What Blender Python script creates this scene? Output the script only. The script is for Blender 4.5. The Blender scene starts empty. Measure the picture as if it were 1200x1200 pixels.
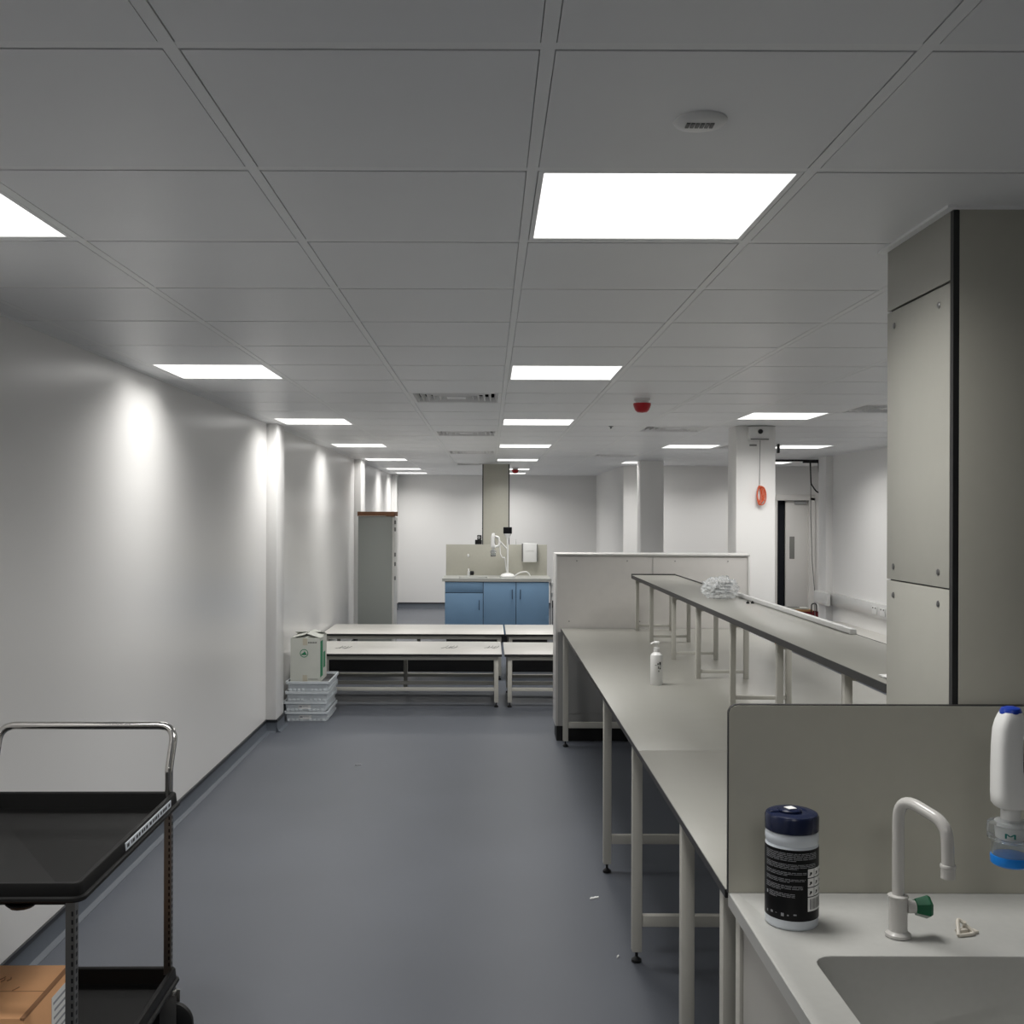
import bpy, bmesh, math, random
from mathutils import Vector, Matrix, noise
random.seed(7)
scn = bpy.context.scene
COL = scn.collection
PI = math.pi
CEIL = 2.541
XL, XR, YF, YB = -1.828, 4.30, 20.33, -3.2
GX, GY, GP = -0.5085, 1.679, 0.6          # ceiling grid origin and pitch
ZB = 0.895                                 # worktop height

# ------------------------------------------------------------------ materials
def lin(c):
    c = c / 255.0
    return c / 12.92 if c <= 0.04045 else ((c + 0.055) / 1.055) ** 2.4
def rgb(r, g, b): return (lin(r), lin(g), lin(b), 1)
def mat(name, col, rough=0.5, metal=0.0, spec=0.5, bump=0.0, bscale=200.0, var=0.0, vscale=3.0,
        trans=0.0, alpha=1.0, coat=0.0, ior=1.45):
    m = bpy.data.materials.new(name); m.use_nodes = True
    nt = m.node_tree; b = nt.nodes['Principled BSDF']
    b.inputs['Base Color'].default_value = col
    b.inputs['Roughness'].default_value = rough
    b.inputs['Metallic'].default_value = metal
    b.inputs['Specular IOR Level'].default_value = spec
    b.inputs['Transmission Weight'].default_value = trans
    b.inputs['Alpha'].default_value = alpha
    b.inputs['Coat Weight'].default_value = coat
    b.inputs['IOR'].default_value = ior
    if var or bump:
        tc = nt.nodes.new('ShaderNodeTexCoord')
    if var:
        n = nt.nodes.new('ShaderNodeTexNoise'); n.inputs['Scale'].default_value = vscale
        n.inputs['Detail'].default_value = 6
        nt.links.new(tc.outputs['Object'], n.inputs['Vector'])
        mp = nt.nodes.new('ShaderNodeMapRange')
        mp.inputs['From Min'].default_value = 0.3; mp.inputs['From Max'].default_value = 0.7
        mp.inputs['To Min'].default_value = 1 - var; mp.inputs['To Max'].default_value = 1 + var
        nt.links.new(n.outputs['Fac'], mp.inputs['Value'])
        mx = nt.nodes.new('ShaderNodeVectorMath'); mx.operation = 'SCALE'
        mx.inputs[0].default_value = col[:3]
        nt.links.new(mp.outputs['Result'], mx.inputs['Scale'])
        nt.links.new(mx.outputs['Vector'], b.inputs['Base Color'])
    if bump:
        n2 = nt.nodes.new('ShaderNodeTexNoise'); n2.inputs['Scale'].default_value = bscale
        nt.links.new(tc.outputs['Object'], n2.inputs['Vector'])
        bp = nt.nodes.new('ShaderNodeBump'); bp.inputs['Strength'].default_value = bump
        bp.inputs['Distance'].default_value = 0.002
        nt.links.new(n2.outputs['Fac'], bp.inputs['Height'])
        nt.links.new(bp.outputs['Normal'], b.inputs['Normal'])
    return m
def emit(name, col, s):
    m = bpy.data.materials.new(name); m.use_nodes = True
    nt = m.node_tree; nt.nodes.clear()
    o = nt.nodes.new('ShaderNodeOutputMaterial'); e = nt.nodes.new('ShaderNodeEmission')
    e.inputs['Color'].default_value = col; e.inputs['Strength'].default_value = s
    nt.links.new(e.outputs[0], o.inputs[0]); return m

def floor_mat():
    m = mat('floor_vinyl', rgb(112, 117, 126), 0.42, bump=0.08, bscale=90)
    nt = m.node_tree; b = nt.nodes['Principled BSDF']
    tc = nt.nodes.new('ShaderNodeTexCoord')
    v = nt.nodes.new('ShaderNodeTexNoise'); v.inputs['Scale'].default_value = 420; v.inputs['Detail'].default_value = 1
    w = nt.nodes.new('ShaderNodeTexNoise'); w.inputs['Scale'].default_value = 1.4; w.inputs['Detail'].default_value = 7
    nt.links.new(tc.outputs['Object'], v.inputs['Vector']); nt.links.new(tc.outputs['Object'], w.inputs['Vector'])
    r = nt.nodes.new('ShaderNodeValToRGB')
    r.color_ramp.elements[0].position = 0.30; r.color_ramp.elements[0].color = rgb(71, 74, 80)
    r.color_ramp.elements[1].position = 0.74; r.color_ramp.elements[1].color = rgb(107, 112, 120)
    e = r.color_ramp.elements.new(0.5); e.color = rgb(88, 92, 100)
    nt.links.new(v.outputs['Fac'], r.inputs['Fac'])
    mp = nt.nodes.new('ShaderNodeMapRange'); mp.inputs['From Min'].default_value = 0.3; mp.inputs['From Max'].default_value = 0.7
    mp.inputs['To Min'].default_value = 0.93; mp.inputs['To Max'].default_value = 1.05
    nt.links.new(w.outputs['Fac'], mp.inputs['Value'])
    s = nt.nodes.new('ShaderNodeVectorMath'); s.operation = 'SCALE'
    nt.links.new(r.outputs['Color'], s.inputs[0]); nt.links.new(mp.outputs['Result'], s.inputs['Scale'])
    nt.links.new(s.outputs['Vector'], b.inputs['Base Color'])
    return m

M = dict(
    wall=mat('wall_sheet_white', rgb(230, 229, 227), 0.28, spec=0.5, bump=0.02, bscale=8),
    paint=mat('wall_paint_white', rgb(231, 230, 228), 0.6, bump=0.03, bscale=60),
    tile=mat('ceiling_tile_white', rgb(233, 234, 235), 0.38, var=0.012, vscale=2),
    tbar=mat('ceiling_bar_white', rgb(238, 239, 239), 0.4),
    ventw=mat('vent_white', rgb(236, 236, 236), 0.4),
    void=mat('ceiling_void_dark', rgb(24, 24, 24), 0.95, spec=0.1),
    floor=floor_mat(),
    skirt=mat('skirting_black', rgb(30, 33, 38), 0.4),
    cove=mat('skirting_cove_grey', rgb(84, 90, 98), 0.45, var=0.03, vscale=30),
    top=mat('laminate_pale_grey', rgb(148, 147, 140), 0.28, var=0.015, vscale=12),
    top2=mat('table_laminate_white', rgb(205, 203, 197), 0.35, var=0.015, vscale=12),
    blackedge=mat('laminate_black_edge', rgb(38, 38, 38), 0.45),
    frame=mat('powder_coat_grey', rgb(182, 180, 172), 0.45),
    foot=mat('rubber_black', rgb(14, 14, 15), 0.5),
    steel=mat('steel_bolt', rgb(150, 150, 150), 0.3, metal=1),
    chrome=mat('chrome_tube', rgb(205, 203, 200), 0.14, metal=1),
    panel=mat('service_panel_greige', rgb(158, 157, 149), 0.42, var=0.012, vscale=20),
    splash=mat('splash_laminate_greige', rgb(184, 182, 170), 0.38, var=0.015, vscale=25),
    resin=mat('sink_resin_grey', rgb(176, 176, 172), 0.4, var=0.02, vscale=60),
    part=mat('partition_grey', rgb(212, 209, 205), 0.55, var=0.02, vscale=14),
    parttrim=mat('partition_trim_white', rgb(200, 199, 196), 0.4),
    parted=mat('partition_side_grey', rgb(150, 150, 148), 0.5),
    white=mat('white_plastic', rgb(226, 226, 224), 0.3),
    whitegloss=mat('white_epoxy', rgb(192, 190, 186), 0.16, coat=0.3),
    navy=mat('navy_plastic', rgb(18, 27, 55), 0.25),
    label=mat('label_black', rgb(10, 11, 14), 0.4, spec=0.25),
    ink=mat('print_grey', rgb(150, 152, 156), 0.5),
    inkdark=mat('print_dark', rgb(40, 42, 44), 0.6),
    paper=mat('paper_white', rgb(228, 228, 226), 0.6),
    green=mat('green_plastic', rgb(14, 88, 58), 0.25),
    bluebtn=mat('blue_button', rgb(24, 58, 160), 0.3),
    bluecap=mat('blue_cap', rgb(18, 125, 215), 0.3),
    teal=mat('teal_print', rgb(10, 110, 105), 0.5),
    clear=mat('clear_plastic', rgb(238, 242, 244), 0.08, trans=0.92, ior=1.3),
    film=mat('clear_bag_film', rgb(236, 240, 241), 0.12, spec=0.9, alpha=0.34),
    cream=mat('cream_plastic', rgb(202, 196, 184), 0.4),
    tub=mat('tub_white', rgb(208, 214, 220), 0.35),
    blackp=mat('black_plastic', rgb(15, 15, 15), 0.45, spec=0.22, bump=0.12, bscale=500),
    blacks=mat('black_smooth', rgb(16, 16, 17), 0.35),
    card=mat('cardboard_brown', rgb(228, 172, 124), 0.8, var=0.05, vscale=9),
    cardedge=mat('cardboard_dark', rgb(160, 116, 82), 0.8),
    cardtop=mat('cardboard_lid', rgb(134, 96, 72), 0.8, var=0.05, vscale=12),
    boxw=mat('carton_white', rgb(196, 198, 190), 0.7, var=0.02, vscale=12),
    boxgreen=mat('carton_green_print', rgb(36, 128, 88), 0.7),
    tape=mat('packing_tape', rgb(186, 180, 162), 0.35),
    crate=mat('crate_translucent_grey', rgb(206, 212, 216), 0.35, var=0.03, vscale=30),
    cabgrey=mat('cabinet_grey_green', rgb(148, 152, 148), 0.45),
    cabedge=mat('cabinet_edge_grey', rgb(206, 206, 202), 0.4),
    blue=mat('door_blue', rgb(122, 156, 188), 0.42),
    bluedark=mat('door_blue_edge', rgb(48, 62, 78), 0.5),
    handleblue=mat('handle_dark_blue', rgb(62, 84, 108), 0.4),
    counter=mat('counter_grey', rgb(186, 187, 182), 0.38),
    red=mat('sounder_red', rgb(176, 22, 34), 0.3),
    bagred=mat('bag_dark_red', rgb(112, 24, 30), 0.7),
    orange=mat('orange_cord', rgb(205, 92, 56), 0.6),
    wood=mat('pale_wood', rgb(186, 142, 96), 0.6, var=0.1, vscale=18),
    door=mat('door_white', rgb(214, 212, 208), 0.45),
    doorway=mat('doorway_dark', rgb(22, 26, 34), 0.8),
    vision=mat('vision_glass_grey', rgb(128, 128, 124), 0.15),
    metalw=mat('metal_grey', rgb(165, 166, 166), 0.35, metal=0.6),
    cablegrey=mat('cable_grey', rgb(120, 120, 118), 0.5),
    trunk=mat('trunking_white', rgb(208, 208, 206), 0.3),
    endp=mat('end_panel_grey', rgb(160, 158, 153), 0.5),
    poststeel=mat('post_steel', rgb(128, 126, 122), 0.32, metal=0.9),
    glow=emit('light_diffuser', (1.0, 0.985, 0.96, 1), 4.5),
)

# ------------------------------------------------------------------ mesh builder
class MB:
    def __init__(s): s.v = []; s.f = []; s.m = []
    def add(s, vs, fs, mi=0):
        o = len(s.v); s.v += [tuple(p) for p in vs]
        for f in fs: s.f.append(tuple(i + o for i in f)); s.m.append(mi)
        return s
    def box(s, x0, x1, y0, y1, z0, z1, bev=0.0, mi=0, seg=2, rot=None):
        if bev <= 0:
            vs = [(x0,y0,z0),(x1,y0,z0),(x1,y1,z0),(x0,y1,z0),(x0,y0,z1),(x1,y0,z1),(x1,y1,z1),(x0,y1,z1)]
            fs = [(3,2,1,0),(4,5,6,7),(0,1,5,4),(1,2,6,5),(2,3,7,6),(3,0,4,7)]
        else:
            bm = bmesh.new(); bmesh.ops.create_cube(bm, size=1)
            for v in bm.verts:
                v.co = Vector(((x0+x1)/2 + v.co.x*(x1-x0), (y0+y1)/2 + v.co.y*(y1-y0), (z0+z1)/2 + v.co.z*(z1-z0)))
            b = min(bev, 0.45*min(x1-x0, y1-y0, z1-z0))
            bmesh.ops.bevel(bm, geom=list(bm.edges), offset=b, segments=seg, affect='EDGES', profile=0.5)
            bm.verts.index_update()
            vs = [tuple(v.co) for v in bm.verts]; fs = [tuple(v.index for v in f.verts) for f in bm.faces]; bm.free()
        if rot is not None:
            vs = [tuple(rot @ Vector(v)) for v in vs]
        return s.add(vs, fs, mi)
    def tube(s, pts, r, seg=12, mi=0, caps=True, rs=None):
        pts = [Vector(p) for p in pts]; n = len(pts)
        t = [(pts[min(i+1, n-1)] - pts[max(i-1, 0)]).normalized() for i in range(n)]
        a = Vector((0,0,1)) if abs(t[0].z) < 0.9 else Vector((1,0,0))
        u = t[0].cross(a).normalized(); vs = []
        for i in range(n):
            u = (u - t[i]*u.dot(t[i])).normalized(); w = t[i].cross(u)
            rr = rs[i] if rs else r
            for k in range(seg):
                an = 2*PI*k/seg; vs.append(pts[i] + (u*math.cos(an) + w*math.sin(an))*rr)
        fs = []
        for i in range(n-1):
            for k in range(seg):
                k2 = (k+1) % seg; fs.append((i*seg+k, i*seg+k2, (i+1)*seg+k2, (i+1)*seg+k))
        if caps:
            fs.append(tuple(reversed(range(seg)))); fs.append(tuple(range((n-1)*seg, n*seg)))
        return s.add(vs, fs, mi)
    def lathe(s, prof, c=(0,0,0), seg=32, mi=0, axis='Z', sx=1.0, sy=1.0):
        vs = []; n = len(prof)
        for r, h in prof:
            for k in range(seg):
                a = 2*PI*k/seg; x, y = r*math.cos(a)*sx, r*math.sin(a)*sy
                p = (x, y, h) if axis == 'Z' else ((h, x, y) if axis == 'X' else (x, h, -y))
                vs.append((p[0]+c[0], p[1]+c[1], p[2]+c[2]))
        fs = []
        for i in range(n-1):
            for k in range(seg):
                k2 = (k+1) % seg; fs.append((i*seg+k, i*seg+k2, (i+1)*seg+k2, (i+1)*seg+k))
        if prof[0][0] > 1e-5: fs.append(tuple(reversed(range(seg))))
        if prof[-1][0] > 1e-5: fs.append(tuple(range((n-1)*seg, n*seg)))
        return s.add(vs, fs, mi)
    def loops(s, ls, mi=0, cap0=False, cap1=False):
        n = len(ls[0]); vs = [p for l in ls for p in l]; fs = []
        for i in range(len(ls)-1):
            for k in range(n):
                k2 = (k+1) % n; fs.append((i*n+k, i*n+k2, (i+1)*n+k2, (i+1)*n+k))
        if cap0: fs.append(tuple(reversed(range(n))))
        if cap1: fs.append(tuple(range((len(ls)-1)*n, len(ls)*n)))
        return s.add(vs, fs, mi)
    def build(s, name, mats, parent=None, loc=None, smooth=True, local=False):
        me = bpy.data.meshes.new(name)
        off = Vector((0,0,0))
        if loc is not None: off = Vector(loc)
        elif parent is not None and not local:
            off = world_loc(parent)
        vs = s.v if local else [tuple(Vector(p) - off) for p in s.v]
        me.from_pydata(vs, [], s.f)
        if not isinstance(mats, (list, tuple)): mats = [mats]
        for m in mats: me.materials.append(m)
        for p, mi in zip(me.polygons, s.m): p.material_index = mi
        bm = bmesh.new(); bm.from_mesh(me); bmesh.ops.recalc_face_normals(bm, faces=bm.faces); bm.to_mesh(me); bm.free()
        if smooth:
            for p in me.polygons: p.use_smooth = True
            me.set_sharp_from_angle(angle=math.radians(35))
        o = bpy.data.objects.new(name, me); COL.objects.link(o)
        if parent is not None: o.parent = parent
        if loc is not None: o.location = loc
        return o
def world_loc(o):
    v = Vector((0,0,0))
    while o is not None: v += o.location; o = o.parent
    return v
def rrect(x0, x1, y0, y1, r, z, n=5):
    pts = []
    for cx, cy, a0 in ((x1-r, y1-r, 0), (x0+r, y1-r, PI/2), (x0+r, y0+r, PI), (x1-r, y0+r, 1.5*PI)):
        for i in range(n+1):
            a = a0 + PI/2*i/n; pts.append((cx + r*math.cos(a), cy + r*math.sin(a), z))
    return pts
def rpath(pts, r, n=6):
    pts = [Vector(p) for p in pts]; out = [pts[0]]
    for i in range(1, len(pts)-1):
        a, b, c = pts[i-1], pts[i], pts[i+1]
        d1 = (a-b).normalized(); d2 = (c-b).normalized(); ang = d1.angle(d2)
        d = min(r/math.tan(ang/2), (a-b).length*0.49, (c-b).length*0.49)
        p0, p1 = b + d1*d, b + d2*d
        for k in range(n+1):
            t = k/n; out.append(p0*(1-t)**2 + b*2*t*(1-t) + p1*t*t)
    out.append(pts[-1]); return out
def tag(o, label, cat, group=None, kind=None):
    o['label'] = label; o['category'] = cat
    if group: o['group'] = group
    if kind: o['kind'] = kind
    return o
def thing(name, label, cat, loc, group=None, rz=0.0):
    o = bpy.data.objects.new(name, None); COL.objects.link(o)
    o.empty_display_size = 0.05; o.location = loc; o.rotation_euler = (0, 0, rz)
    return tag(o, label, cat, group)
def struct(mb, name, m, **k):
    o = mb.build(name, m, **k); o['kind'] = 'structure'; return o
def kids(o): return [c for c in bpy.data.objects if c.parent is o]
def dup(root, loc, label):
    r = root.copy(); COL.objects.link(r); r.location = loc; r['label'] = label
    for c in kids(root):
        d = c.copy(); COL.objects.link(d); d.parent = r
        for g in kids(c):
            e = g.copy(); COL.objects.link(e); e.parent = d
    return r
def B(*a, **k): return MB().box(*a, **k)

# ------------------------------------------------------------------ room shell
struct(B(XL-0.2, 5.3, YB-0.1, YF+0.2, -0.1, 0), 'floor', M['floor'], smooth=False)
T = 0.12
w = B(XL-T, XL, YB, YF, 0, CEIL+0.15)
w.box(XL-0.01, XL+0.086, 8.74, 9.06, 0, CEIL+0.05, bev=0.006)
w.box(XL-0.01, XL+0.090, 14.45, 14.93, 0, CEIL+0.05, bev=0.006)
w.box(XL-0.01, XL+0.10, 19.95, YF, 0, CEIL+0.05, bev=0.006)
struct(w, 'wall_left', M['wall'])
struct(B(XL-T, 2.05+T, YF, YF+T, 0, CEIL+0.15), 'wall_far', M['paint'], smooth=False)
struct(B(2.05, 2.05+T, 16.2, YF, 0, CEIL+0.15), 'wall_inner', M['paint'], smooth=False)
DX0, DX1, DZ = 4.36, 4.90, 2.06
w = B(2.05+T, DX0, 16.2, 16.2+T, 0, CEIL+0.15).box(DX0, DX1, 16.2, 16.2+T, DZ, CEIL+0.15).box(DX1, 5.3, 16.2, 16.2+T, 0, CEIL+0.15)
struct(w, 'wall_back', M['paint'], smooth=False)
w = B(XR, XR+T, YB, 13.6, 0, CEIL+0.15).box(XR-0.085, XR+0.01, 13.3, 13.6, 0, CEIL+0.05, bev=0.006)
struct(w, 'wall_right', M['paint'])
struct(B(XR+T, 5.2, 13.48, 13.6, 0, CEIL+0.15).box(5.2, 5.3, 13.6, 16.2, 0, CEIL+0.15), 'wall_recess', M['paint'], smooth=False)
struct(B(XL-T, XR+T, YB-T, YB, 0, CEIL+0.15), 'wall_rear', M['paint'], smooth=False)
# skirting: black capping strip over a coved vinyl upstand
def skirting(name, pts):
    k = MB()
    for (x0, y0), (x1, y1) in zip(pts[:-1], pts[1:]):
        d = Vector((x1-x0, y1-y0, 0)).normalized(); nrm = Vector((d.y, -d.x, 0))   # towards the room
        def pr(prof, mi):
            vs = []
            for px, py in ((x0, y0), (x1, y1)):
                for o, z in prof: vs.append(Vector((px, py, 0)) + nrm*o + Vector((0, 0, z)))
            n = len(prof); fs = [(i, (i+1) % n, n+(i+1) % n, n+i) for i in range(n)]
            fs += [tuple(range(n)), tuple(range(n, 2*n))]; k.add(vs, fs, mi)
        pr([(0, .104), (.009, .102), (.009, .082), (0, .082)], 0)
        pr([(0, .082), (.006, .082), (.008, .04), (.018, .014), (.04, .002), (.04, .0), (0, 0)], 1)
    return struct(k, name, [M['skirt'], M['cove']])
skirting('baseboard_left', [(XL, YB), (XL, 8.74), (XL+.086, 8.74), (XL+.086, 9.06), (XL, 9.06), (XL, 14.45), (XL+.09, 14.45), (XL+.09, 14.93), (XL, 14.93), (XL, 19.95), (XL+.1, 19.95), (XL+.1, YF)])
skirting('baseboard_far', [(XL+.1, YF), (2.05, YF)])
skirting('baseboard_inner', [(2.05, YF), (2.05, 16.2), (DX0-.06, 16.2)])
skirting('baseboard_right', [(XR-.085, 13.3), (XR, 13.3), (XR, YB)])

# ceiling: tiles between bars, with the light and vent cells left open
lights = [(-2, k) for k in (-4, 1, 6, 11, 16, 21, 26, 29)] + [(1, k) for k in (-4, 1, 6, 11, 16, 21, 26, 29)]
lights_r = [(4, 4), (4, 10), (4, 16), (4, 22), (6, 4), (6, 10), (6, 16), (7, 22)]
vents = [(0, 8), (0, 13), (0, 18), (0, 23), (3, 12), (3, 19), (5, 9), (5, 16)]
open_cells = set(lights + lights_r + vents)
tl = MB(); bars = MB()
HB = 0.012
ix0, ix1 = -3, 10; ky0, ky1 = -9, 31
def xmax_at(y): return 5.2 if 13.6 < y < 16.2 else (2.05 if y >= 16.2 else XR)
for k in range(ky0, ky1+1):
    y0 = GY+GP*k; y1 = y0+GP
    for i in range(ix0, ix1):
        x0 = GX+GP*i; x1 = x0+GP
        # the open reveal sits on the side of each bar that faces the room's middle
        left_gap = 0.0015 if x0 > -0.2 else 0.0015
        right_gap = 0.0035 if x1 > 0.3 else 0.0015
        if x0 < -0.2: left_gap = 0.0035
        a0, a1 = x0+HB+left_gap, x1-HB-right_gap
        b0, b1 = y0+HB+0.004, y1-HB-0.0015
        ym = (y0+y1)/2
        a0 = max(a0, XL); a1 = min(a1, xmax_at(ym)); b0 = max(b0, YB); b1 = min(b1, YF)
        if (i, k) in open_cells or a1-a0 < 0.01 or b1-b0 < 0.01: continue
        tl.box(a0, a1, b0, b1, CEIL-0.003, CEIL+0.012)
for k in range(ky0, ky1+2):
    y = GY+GP*k
    if y < YB or y > YF: continue
    bars.box(XL, xmax_at(y)+0.0, y-HB, y+HB, CEIL-0.002, CEIL+0.02)
for i in range(ix0, ix1+1):
    x = GX+GP*i
    if x < XL+.02 or x > 5.2: continue
    if x < 2.04: bars.box(x-HB, x+HB, YB, YF, CEIL-0.0025, CEIL+0.02)
    elif x < XR: bars.box(x-HB, x+HB, YB, 16.2, CEIL-0.0025, CEIL+0.02)
    else: bars.box(x-HB, x+HB, 13.6, 16.2, CEIL-0.0025, CEIL+0.02)
tl.box(XL-T, 5.3, YB-T, YF+T, CEIL+0.13, CEIL+0.18, mi=1)
struct(tl, 'ceiling', [M['tile'], M['void']], smooth=False)
struct(bars, 'trim_1', M['tbar'], smooth=False)
wt = MB()                                                     # wall angle along the left wall
wt.box(XL, XL+0.022, YB, 8.74, CEIL-0.005, CEIL+0.001).box(XL, XL+0.022, 9.06, 14.45, CEIL-0.005, CEIL+0.001).box(XL, XL+0.022, 14.93, 19.95, CEIL-0.005, CEIL+0.001)
wt.box(XL, 2.05, YF-0.022, YF, CEIL-0.005, CEIL+0.001).box(2.05+T, DX1, 16.178, 16.2, CEIL-0.005, CEIL+0.001).box(XR-0.022, XR, YB, 13.3, CEIL-0.005, CEIL+0.001)
struct(wt, 'trim_2', M['tbar'], smooth=False)

# ------------------------------------------------------------------ ceiling lights
POWER = 26.0
SPREAD = math.radians(148)
def light_proto(loc, label):
    r = thing('ceiling_light', label, 'ceiling light', loc, 'recessed square ceiling lights')
    f = MB()
    a, b = 0.286, 0.274
    f.loops([rrect(-a, a, -a, a, .002, -.002, 1), rrect(-b, b, -b, b, .002, -.002, 1), rrect(-b, b, -b, b, .002, .006, 1), rrect(-a, a, -a, a, .002, .006, 1), rrect(-a, a, -a, a, .002, -.002, 1)])
    f.box(-a, a, -a, a, .006, .03)
    f.build('light_frame', M['tbar'], r, local=True)
    B(-b, b, -b, b, .0008, .0055).build('diffuser', M['glow'], r, local=True, smooth=False)
    return r
ordn = ['first', 'second', 'third', 'fourth', 'fifth', 'sixth', 'seventh', 'eighth']
def lamp(e):
    d = bpy.data.lights.new('panel_lamp', 'AREA')
    d.shape = 'SQUARE'; d.size = 0.54; d.energy = e; d.spread = SPREAD; d.color = (1.0, 0.985, 0.96)
    return d
LAMPS = {-2: lamp(POWER*.70), 1: lamp(POWER)}
LAMP_R = lamp(POWER*.80)
proto = None
def add_light(i, k, label):
    global proto
    loc = (GX+GP*(i+.5), GY+GP*(k+.5), CEIL)
    if proto is None: proto = r = light_proto(loc, label)
    else: r = dup(proto, loc, label)
    o = bpy.data.objects.new('panel_lamp', LAMPS.get(i, LAMP_R)); COL.objects.link(o)
    o.parent = r; o.location = (0, 0, -0.004)
    return r
cnt = {-2: 0, 1: 0}
for i, k in lights:
    where = 'in the row beside the left wall' if i == -2 else 'in the row above the aisle and sink'
    n = cnt[i]; cnt[i] += 1
    if k < 0: lab = 'square white light panel %s, behind the camera' % where
    else: lab = 'square white light panel %s, %s from the camera' % (where, ordn[n-1])
    add_light(i, k, lab)
rl = {(4, 4): 'square light panel hidden behind the near service column',
      (4, 10): 'square light panel just in front of the white column with the emergency light box',
      (4, 16): 'square light panel on the ceiling right of the dark-shaded square column',
      (4, 22): 'small distant light panel on the ceiling touching the far dark-shaded column',
      (6, 4): 'square light panel out on the right side hidden by the near service column',
      (6, 10): 'sliver of light panel showing at the left edge of the near service column',
      (6, 16): 'square light panel right of the white column above the doorway area',
      (7, 22): 'distant light panel above the open door in the recess'}
for (i, k), lab in rl.items(): add_light(i, k, lab)

# ------------------------------------------------------------------ ceiling vents (four-way louvres)
vproto = None
vl = ['four-way louvre ceiling vent in the middle row, nearest the camera', 'second louvre ceiling vent from the camera in the middle row',
      'third louvre ceiling vent from the camera in the middle row', 'far louvre ceiling vent just before the far service column',
      'louvre ceiling vent right of the red alarm sounder', 'far louvre ceiling vent left of the dark-shaded column',
      'louvre ceiling vent beside the near service column at right', 'louvre ceiling vent tucked behind the white emergency-light column']
for (i, k), lab in zip(vents, vl):
    loc = (GX+GP*(i+.5), GY+GP*(k+.5), CEIL)
    if vproto is None:
        r = vproto = thing('ceiling_vent', lab, 'vent', loc, 'louvre ceiling vents')
        f = MB(); a, b = .286, .262
        f.loops([rrect(-a, a, -a, a, .002, -.003, 1), rrect(-b, b, -b, b, .002, -.003, 1), rrect(-b, b, -b, b, .002, .02, 1), rrect(-a, a, -a, a, .002, .02, 1), rrect(-a, a, -a, a, .002, -.003, 1)])
        f.build('vent_frame', M['ventw'], r, local=True, smooth=False)
        B(-.285, .285, -.285, .285, .055, .06).build('backing', M['void'], r, local=True, smooth=False)
        for q in (.256, .218, .18, .142, .104):
            l = MB(); o, n_ = q, q-.014
            l.loops([rrect(-o, o, -o, o, .002, -.004, 1), rrect(-n_, n_, -n_, n_, .002, .026, 1), rrect(-n_-.003, n_+.003, -n_-.003, n_+.003, .002, .029, 1), rrect(-o-.003, o+.003, -o-.003, o+.003, .002, -.001, 1), rrect(-o, o, -o, o, .002, -.004, 1)])
            l.build('louvre', M['ventw'], r, local=True, smooth=False)
        B(-.06, .06, -.06, .06, -.003, .001).build('centre_plate', M['ventw'], r, local=True, smooth=False)
    else: dup(vproto, loc, lab)

# ------------------------------------------------------------------ ceiling fittings
r = thing('detector', 'round white emergency downlight with slotted grille on ceiling tile before the largest light panel', 'ceiling sensor', (.393, 1.99, CEIL-.003))
MB().lathe([(0.05, 0), (.05, -.003), (.046, -.007), (.03, -.010), (0, -.011)], (.393, 1.99, CEIL-.003), 40).build('rim', M['white'], r)
g = MB()
for q in range(6): g.box(.366+q*.009, .3725+q*.009, 1.976, 1.998, CEIL-.0155, CEIL-.0125)
g.build('grille', M['cablegrey'], r)
def sounder(x, y, lab):
    r = thing('alarm_sounder', lab, 'alarm', (x, y, CEIL-.003), 'red alarm sounders on the ceiling')
    MB().lathe([(.05, 0), (.05, -.012), (.042, -.016), (.042, -.03), (0, -.03)], (x, y, CEIL-.003), 32).build('base', M['white'], r)
    MB().lathe([(.056, -.03), (.056, -.04), (.052, -.056), (.043, -.075), (.03, -.086), (0, -.09)], (x, y, CEIL-.003), 32).build('dome', M['red'], r)
sounder(.975, 6.78, 'red domed alarm sounder on the ceiling above the middle benches')
sounder(.42, 17.0, 'small distant red alarm sounder right of the far service column')
tag(MB().lathe([(.02, 0), (.02, -.004), (.008, -.007), (.008, -.02), (0, -.02)], (1.02, 8.9, CEIL-.003), 16).build('sprinkler', M['metalw'], loc=(1.02, 8.9, CEIL-.003)), 'tiny sprinkler head on the ceiling behind the red sounder', 'sprinkler')

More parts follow.
